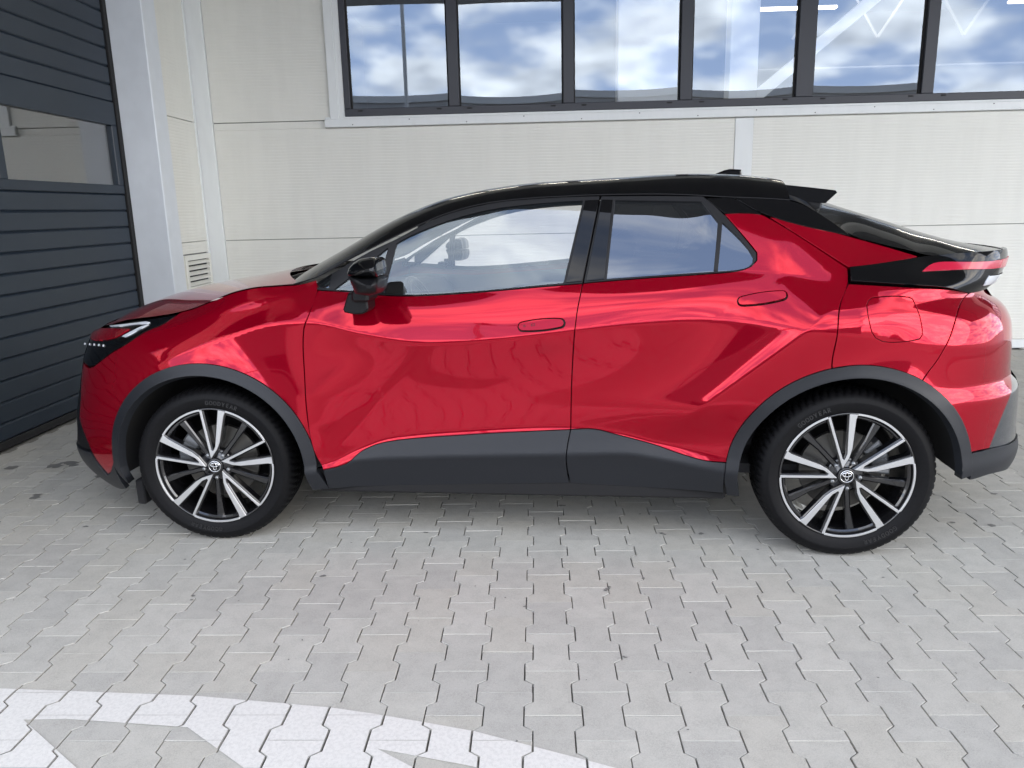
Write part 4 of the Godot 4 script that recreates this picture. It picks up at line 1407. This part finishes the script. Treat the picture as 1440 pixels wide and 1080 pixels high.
func _band(y0: float, y1: float, front: bool) -> ArrayMesh:
	var rows := []
	for i in 9:
		var y := lerpf(y0, y1, i / 8.0)
		var r := PackedVector3Array()
		var z0 := -0.40
		var x0 := _nose_edge(y, z0) if front else _tail_edge(y, z0)
		var sl := 0.10 if front else 0.075
		for k in 33:
			var s := -1.0 + k / 16.0
			var a := absf(s)
			var bow := 1.0 - pow(a, 2.2)
			r.append(Vector3(x0 + (-sl if front else sl) * bow, y, FAR_SIDE * 0.5 + (FAR_SIDE * 0.5 - z0) * s))
		rows.append(r)
	var b := Mb.new()
	b.grid(rows, front)
	return b.mesh()


func _under() -> void:
	box_part("floor_pan", Vector3(-1.70, 0.22, -1.55), Vector3(0.88, 0.27, -0.28), 0.01, M.well, car)
	box_part("floor_pan", Vector3(0.88, 0.31, -1.50), Vector3(1.98, 0.36, -0.38), 0.01, M.well, car)
	box_part("underbody_tray", Vector3(-0.90, 0.15, -1.55), Vector3(0.95, 0.21, -0.30), 0.02, M.well, car)
	box_part("sill_core", Vector3(-0.86, 0.215, -0.20), Vector3(0.86, 0.30, -0.085), 0.01, M.well, car)
	box_part("sill_core", Vector3(-0.86, 0.215, -1.747), Vector3(0.86, 0.30, -1.632), 0.01, M.well, car)
	for c in [ARCH_F, ARCH_R]:
		for s in 2:
			var rows := []
			for i in 33:
				var a := (-0.10 if c == ARCH_F else 0.03) + (PI + (0.20 if c == ARCH_F else 0.07)) * i / 32.0
				var r := PackedVector3Array()
				for q in [[0.417, -0.022], [0.432, -0.04], [0.432, -0.34], [0.30, -0.36], [0.0, -0.37]]:
					var p := Vector3(c.x + cos(a) * q[0], c.y + sin(a) * q[0], q[1])
					r.append(p if s == 0 else Vector3(p.x, p.y, FAR_SIDE - p.z))
				rows.append(r)
			var b := Mb.new()
			b.grid(rows, s == 1)
			put("wheel_well", b.mesh(), M.well, car)
	# flap ahead of the front wheel
	for z in [-0.13, -1.70]:
		box_part("air_flap", Vector3(-1.70, 0.145, z - 0.09), Vector3(-1.66, 0.26, z + 0.06), 0.006, M.well, car)
	box_part("rear_baffle", Vector3(1.82, 0.36, -1.50), Vector3(1.95, 0.9, -0.33), 0.02, M.well, car)
	box_part("front_baffle", Vector3(-2.0, 0.22, -1.5), Vector3(-1.72, 0.86, -0.36), 0.02, M.well, car)


func _cabin() -> void:
	var c := holder("cabin", car)
	box_part("dashboard", Vector3(-1.05, 0.70, -1.66), Vector3(-0.52, 1.01, -0.19), 0.06, M.cabin, c)
	box_part("console", Vector3(-0.6, 0.4, -1.02), Vector3(0.3, 0.72, -0.81), 0.04, M.cabin, c)
	box_part("carpet", Vector3(-0.95, 0.30, -1.66), Vector3(1.2, 0.34, -0.18), 0.0, M.cabin, c)
	box_part("parcel_shelf", Vector3(1.02, 0.98, -1.5), Vector3(1.7, 1.02, -0.3), 0.01, M.cabin, c)
	for s in [[-0.02, -0.50], [-0.02, -1.33], [0.92, -0.50], [0.92, -1.33]]:
		var seat := holder("seat", c)
		seat.position = Vector3(s[0], 0.34, s[1])
		box_part("cushion", Vector3(-0.26, 0.0, -0.25), Vector3(0.24, 0.24, 0.25), 0.06, M.cabin, seat)
		var b := Mb.new()
		b.box(Vector3(-0.06, 0.0, -0.24), Vector3(0.08, 0.60, 0.24), 0.06, Transform3D(Basis(Vector3.BACK, -0.36), Vector3(0.22, 0.20, 0)))
		put("backrest", b.mesh(), M.cabin, seat)
		var h := Mb.new()
		h.box(Vector3(-0.05, 0.0, -0.13), Vector3(0.05, 0.19, 0.13), 0.045, Transform3D(Basis(Vector3.BACK, -0.2), Vector3(0.44, 0.77, 0)))
		put("headrest", h.mesh(), M.cabin, seat)
	var ring := TorusMesh.new()
	ring.inner_radius = 0.165
	ring.outer_radius = 0.197
	ring.rings = 40
	ring.ring_segments = 10
	var w := put("steering_wheel", ring, M.satin, c)
	w.position = Vector3(-0.44, 0.925, -0.50)
	w.rotation = Vector3(0, 0, -PI / 2 + 0.42)
	box_part("wheel_hub", Vector3(-0.50, 0.86, -0.58), Vector3(-0.44, 0.96, -0.42), 0.02, M.cabin, c)
	box_part("inside_mirror", Vector3(-0.54, 1.30, -1.03), Vector3(-0.50, 1.37, -0.80), 0.012, M.satin, c)


func _mirrors(doors: Array) -> void:
	var cap := PackedVector2Array([Vector2(-0.611, 1.168), Vector2(-0.603, 1.189), Vector2(-0.586, 1.207), Vector2(-0.560, 1.221), Vector2(-0.525, 1.227), Vector2(-0.502, 1.226), Vector2(-0.492, 1.219), Vector2(-0.487, 1.206), Vector2(-0.484, 1.158), Vector2(-0.546, 1.156), Vector2(-0.608, 1.163)])
	var low := PackedVector2Array([Vector2(-0.609, 1.161), Vector2(-0.548, 1.154), Vector2(-0.484, 1.155), Vector2(-0.483, 1.115), Vector2(-0.492, 1.091), Vector2(-0.530, 1.083), Vector2(-0.584, 1.091), Vector2(-0.599, 1.136)])
	var foot := PackedVector2Array([Vector2(-0.640, 1.084), Vector2(-0.565, 1.082), Vector2(-0.562, 1.022), Vector2(-0.571, 1.009), Vector2(-0.588, 1.001), Vector2(-0.660, 1.008), Vector2(-0.665, 1.020)])
	for s in 2:
		var h := holder("side_mirror", doors[s])
		for q in [["mirror_cap", cap, M.gloss], ["mirror_shell", low, M.satin]]:
			var c := Vector2.ZERO
			for p in q[1]:
				c += p / q[1].size()
			var rows := []
			for k in 15:
				var t := k / 14.0
				var z := lerpf(-0.05, 0.165, t)
				var u := clampf((t - 0.62) / 0.38, 0.0, 1.0)
				var sc := sqrt(maxf(0.0, 1.0 - u * u * 0.97)) * lerpf(0.82, 1.0, smoothstep(0.0, 0.45, t))
				var r := PackedVector3Array()
				for p in rounded(q[1]):
					var w: Vector2 = c + (p - c) * sc
					r.append(Vector3(w.x + 0.035 * u * u, w.y if q[0] == "mirror_shell" else w.y - 0.01 * u, z if s == 0 else FAR_SIDE - z))
				rows.append(r)
			var b := Mb.new()
			b.shell(rows, Vector3(c.x, c.y, rows[7][0].z), true)
			var last: PackedVector3Array = rows[14]
			for i in range(1, last.size() - 1):
				b.tri(last[0], last[i], last[i + 1])
			put(q[0], b.mesh(), q[2], h)
		var f := Mb.new()
		f.prism(rounded(foot), -0.09, 0.012, 0.006, Transform3D(Basis.IDENTITY if s == 0 else Basis.from_scale(Vector3(1, 1, -1)), Vector3(0, 0, 0.0 if s == 0 else FAR_SIDE)))
		put("mirror_foot", f.mesh(), M.satin, h)
		var st := Mb.new()
		st.box(Vector3(-0.62, 1.05, -0.10), Vector3(-0.55, 1.10, 0.04) if s == 0 else Vector3(-0.55, 1.10, -0.09), 0.01, Transform3D(Basis.IDENTITY, Vector3(0, 0, 0.0 if s == 0 else FAR_SIDE + 0.1)))
		put("mirror_arm", st.mesh(), M.satin, h)


var wheel_meshes := {}


func polar_rows(profile: Array, n: int, a0: float = 0.0, a1: float = TAU) -> Array:
	var rows := []
	for i in n + 1:
		var a := lerpf(a0, a1, float(i) / n)
		var r := PackedVector3Array()
		for q in profile:
			r.append(Vector3(cos(a) * q[0], sin(a) * q[0], q[1]))
		rows.append(r)
	return rows


func make_wheel_meshes() -> void:
	# tyre with moulded shoulder blocks
	var prof := [[0.2485, -0.030], [0.2505, -0.012], [0.2575, -0.006], [0.264, 0.000], [0.280, 0.008], [0.296, 0.0105], [0.302, 0.0125], [0.304, 0.0100], [0.314, 0.0075], [0.325, 0.001], [0.3335, -0.009], [0.3385, -0.018], [0.3420, -0.029], [0.3440, -0.042], [0.3450, -0.058], [0.3452, -0.0585], [0.3372, -0.0595], [0.3372, -0.067], [0.3453, -0.068], [0.3458, -0.100], [0.3375, -0.101], [0.3375, -0.109], [0.3458, -0.110], [0.3453, -0.150], [0.3375, -0.151], [0.3375, -0.159], [0.3450, -0.160], [0.3440, -0.178], [0.3400, -0.195], [0.330, -0.212], [0.300, -0.228], [0.260, -0.222]]
	var rows := []
	var n := 432
	for i in n:
		var a := TAU * i / n
		var r := PackedVector3Array()
		for k in prof.size():
			var q: Array = prof[k]
			var rad: float = q[0]
			var z: float = q[1]
			if k >= 10 and k <= 28:
				# slanted sipes, staggered across the width
				var ph := fposmod(i + (3 if k > 19 else 0) + absf(z) * 60.0, 6.0)
				var cut := 1.0 if ph < 1.6 else 0.0
				var depth := 0.0075 if k >= 12 else (0.0045 if k == 11 else 0.002)
				rad -= depth * cut
				if k <= 12:
					z -= 0.003 * cut
			var y := sin(a) * rad
			r.append(Vector3(cos(a) * rad, y, z))
		rows.append(r)
	rows.append(rows[0])
	var b := Mb.new()
	b.grid(rows, false)
	wheel_meshes.tyre = b.mesh()
	# rim barrel and lip
	b = Mb.new()
	b.grid(polar_rows([[0.2590, -0.010], [0.2592, -0.003], [0.2575, 0.0], [0.2535, 0.0005], [0.2520, -0.002], [0.2470, -0.008], [0.2440, -0.030], [0.2300, -0.075], [0.2250, -0.110], [0.2250, -0.20]], 144), true)
	wheel_meshes.barrel = b.mesh()
	# five twin spokes: outlines as fractions of the rim radius
	var R := 0.2575
	var v := PackedVector2Array([Vector2(-0.343, 0.930), Vector2(-0.300, 0.944), Vector2(-0.078, 0.275), Vector2(-0.052, 0.262), Vector2(-0.022, 0.350), Vector2(-0.033, 0.990), Vector2(0.100, 0.986), Vector2(0.074, 0.900), Vector2(0.050, 0.440), Vector2(0.020, 0.310), Vector2(-0.072, 0.120)])
	var face := PackedVector2Array()
	for p in v:
		face.append(p * R)
	face = biggest(Geometry2D.offset_polygon(face, -0.0009))
	b = Mb.new()
	b.prism(face, -0.008, 0.0008, 0.0008)
	wheel_meshes.spoke = b.mesh()
	# machined lip between two spokes
	b = Mb.new()
	var a0 := deg_to_rad(84.6)
	var a1 := deg_to_rad(38.0)
	var arc := PackedVector2Array()
	for i in 19:
		arc.append(Vector2.from_angle(lerpf(a0, a1, i / 18.0)) * R * 0.998)
	for i in 19:
		arc.append(Vector2.from_angle(lerpf(a1, a0, i / 18.0)) * R * 0.966)
	b.prism(arc, -0.008, 0.0010, 0.0008)
	wheel_meshes.rim_lip = b.mesh()
	# black body behind a machined spoke, dark spoke between two, and the black rim step
	b = Mb.new()
	b.prism(biggest(Geometry2D.offset_polygon(face, 0.0055)), -0.048, -0.0055, 0.004)
	wheel_meshes.spoke_body = b.mesh()
	b = Mb.new()
	b.prism(PackedVector2Array([Vector2(-0.012, 0.05), Vector2(0.012, 0.05), Vector2(0.014, 0.15), Vector2(0.018, 0.247), Vector2(-0.018, 0.247), Vector2(-0.008, 0.15)]), -0.055, -0.020, 0.005, Transform3D(Basis(Vector3.BACK, deg_to_rad(-27.0)), Vector3.ZERO))
	wheel_meshes.dark_spoke = b.mesh()
	b = Mb.new()
	var step := PackedVector2Array()
	for i in 13:
		step.append(Vector2.from_angle(lerpf(deg_to_rad(39.0), deg_to_rad(85.0), i / 12.0)) * 0.2475)
	for i in 13:
		step.append(Vector2.from_angle(lerpf(deg_to_rad(85.0), deg_to_rad(39.0), i / 12.0)) * 0.2310)
	b.prism(step, -0.040, -0.010, 0.006)
	wheel_meshes.rim_step = b.mesh()
	b = Mb.new()
	b.grid(polar_rows([[0.075, -0.050], [0.073, -0.030], [0.062, -0.024], [0.034, -0.022], [0.0338, -0.006], [0.031, -0.002], [0.0, -0.0005]], 48), true)
	wheel_meshes.hub = b.mesh()
	b = Mb.new()
	b.grid(polar_rows([[0.0, -0.008], [0.0045, -0.008], [0.0075, -0.011], [0.0085, -0.014], [0.0085, -0.040]], 6), false)
	wheel_meshes.nut = b.mesh()
	b = Mb.new()
	b.grid(polar_rows([[0.162, -0.110], [0.162, -0.088], [0.161, -0.087], [0.090, -0.087], [0.088, -0.070], [0.0, -0.068]], 96), true)
	wheel_meshes.disc = b.mesh()
	b = Mb.new()
	var cal := PackedVector2Array()
	for i in 9:
		cal.append(Vector2.from_angle(lerpf(-0.42, 0.42, i / 8.0)) * 0.186)
	for i in 9:
		cal.append(Vector2.from_angle(lerpf(0.42, -0.42, i / 8.0)) * 0.112)
	b.prism(cal, -0.13, -0.064, 0.008)
	wheel_meshes.caliper = b.mesh()
	# emblem: three ovals
	b = Mb.new()
	for o in [[0.0, 0.0, 0.0245, 0.0235, 0.0015], [0.0, 0.0, 0.0068, 0.0158, 0.0018], [0.0, 0.0068, 0.0165, 0.0078, 0.0018]]:
		var pr := []
		for i in 41:
			var a := TAU * i / 40.0
			var r := PackedVector3Array()
			for k in 7:
				var t := TAU * k / 6.0
				r.append(Vector3(o[0] + cos(a) * (o[2] + cos(t) * o[4]), o[1] + sin(a) * (o[3] + cos(t) * o[4]), 0.0006 + sin(t) * 0.0012))
			pr.append(r)
		b.grid(pr, true)
	wheel_meshes.emblem = b.mesh()
	var font := SystemFont.new()
	font.font_names = PackedStringArray(["Droid Sans"])
	font.font_weight = 700
	for ch in ["G", "O", "D", "Y", "E", "A", "R"]:
		var tm := TextMesh.new()
		tm.font = font
		tm.text = ch
		tm.font_size = 16
		tm.pixel_size = 0.0015
		tm.depth = 0.0016
		wheel_meshes["letter_" + ch] = tm


func _wheel(x: float, steer: float, spin: float, far: bool) -> void:
	if wheel_meshes.is_empty():
		make_wheel_meshes()
	var w := holder("wheel", car)
	var z := -0.036
	w.position = Vector3(x, 0.3405, z if not far else FAR_SIDE - z)
	w.rotation.y = steer + (PI if far else 0.0)
	var t := put("tyre", wheel_meshes.tyre, M.rubber, w)
	t.rotation.z = 0.01
	put("rim_barrel", wheel_meshes.barrel, M.rim_black, w)
	var turned := Basis(Vector3.BACK, spin)
	for k in 5:
		for q in [["spoke", M.alloy], ["rim_lip", M.alloy], ["spoke_body", M.rim_black], ["dark_spoke", M.rim_black], ["rim_step", M.rim_black]]:
			var o := put(q[0], wheel_meshes[q[0]], q[1], w)
			o.basis = Basis(Vector3.BACK, spin + TAU * k / 5.0)
	var hub := put("hub_cap", wheel_meshes.hub, M.rim_black, w)
	hub.basis = turned
	put("emblem", wheel_meshes.emblem, M.chrome, w)
	for k in 5:
		var o := put("wheel_nut", wheel_meshes.nut, M.caliper, w)
		o.basis = turned
		o.position = Vector3(cos(spin + TAU * k / 5.0 + deg_to_rad(63.0)), sin(spin + TAU * k / 5.0 + deg_to_rad(63.0)), 0) * 0.055
	put("brake_disc", wheel_meshes.disc, M.disc, w)
	var c := put("brake_caliper", wheel_meshes.caliper, M.caliper, w)
	c.rotation.z = (2.75 if x < 0 else 0.35)
	if not far:
		for s in [[1.35, "GOODYEAR"], [1.35 + PI, "GOODYEAR"]]:
			var word: String = s[1]
			for i in word.length():
				var a: float = s[0] + (0.0 if x < 0 else 0.75) - (i - 3.5) * 0.062
				var l := put("tyre_letter", wheel_meshes["letter_" + word[i]], M.rubber_letter, w)
				l.transform = Transform3D(Basis(Vector3.BACK, a - PI / 2), Vector3(cos(a) * 0.284, sin(a) * 0.284, 0.0098))
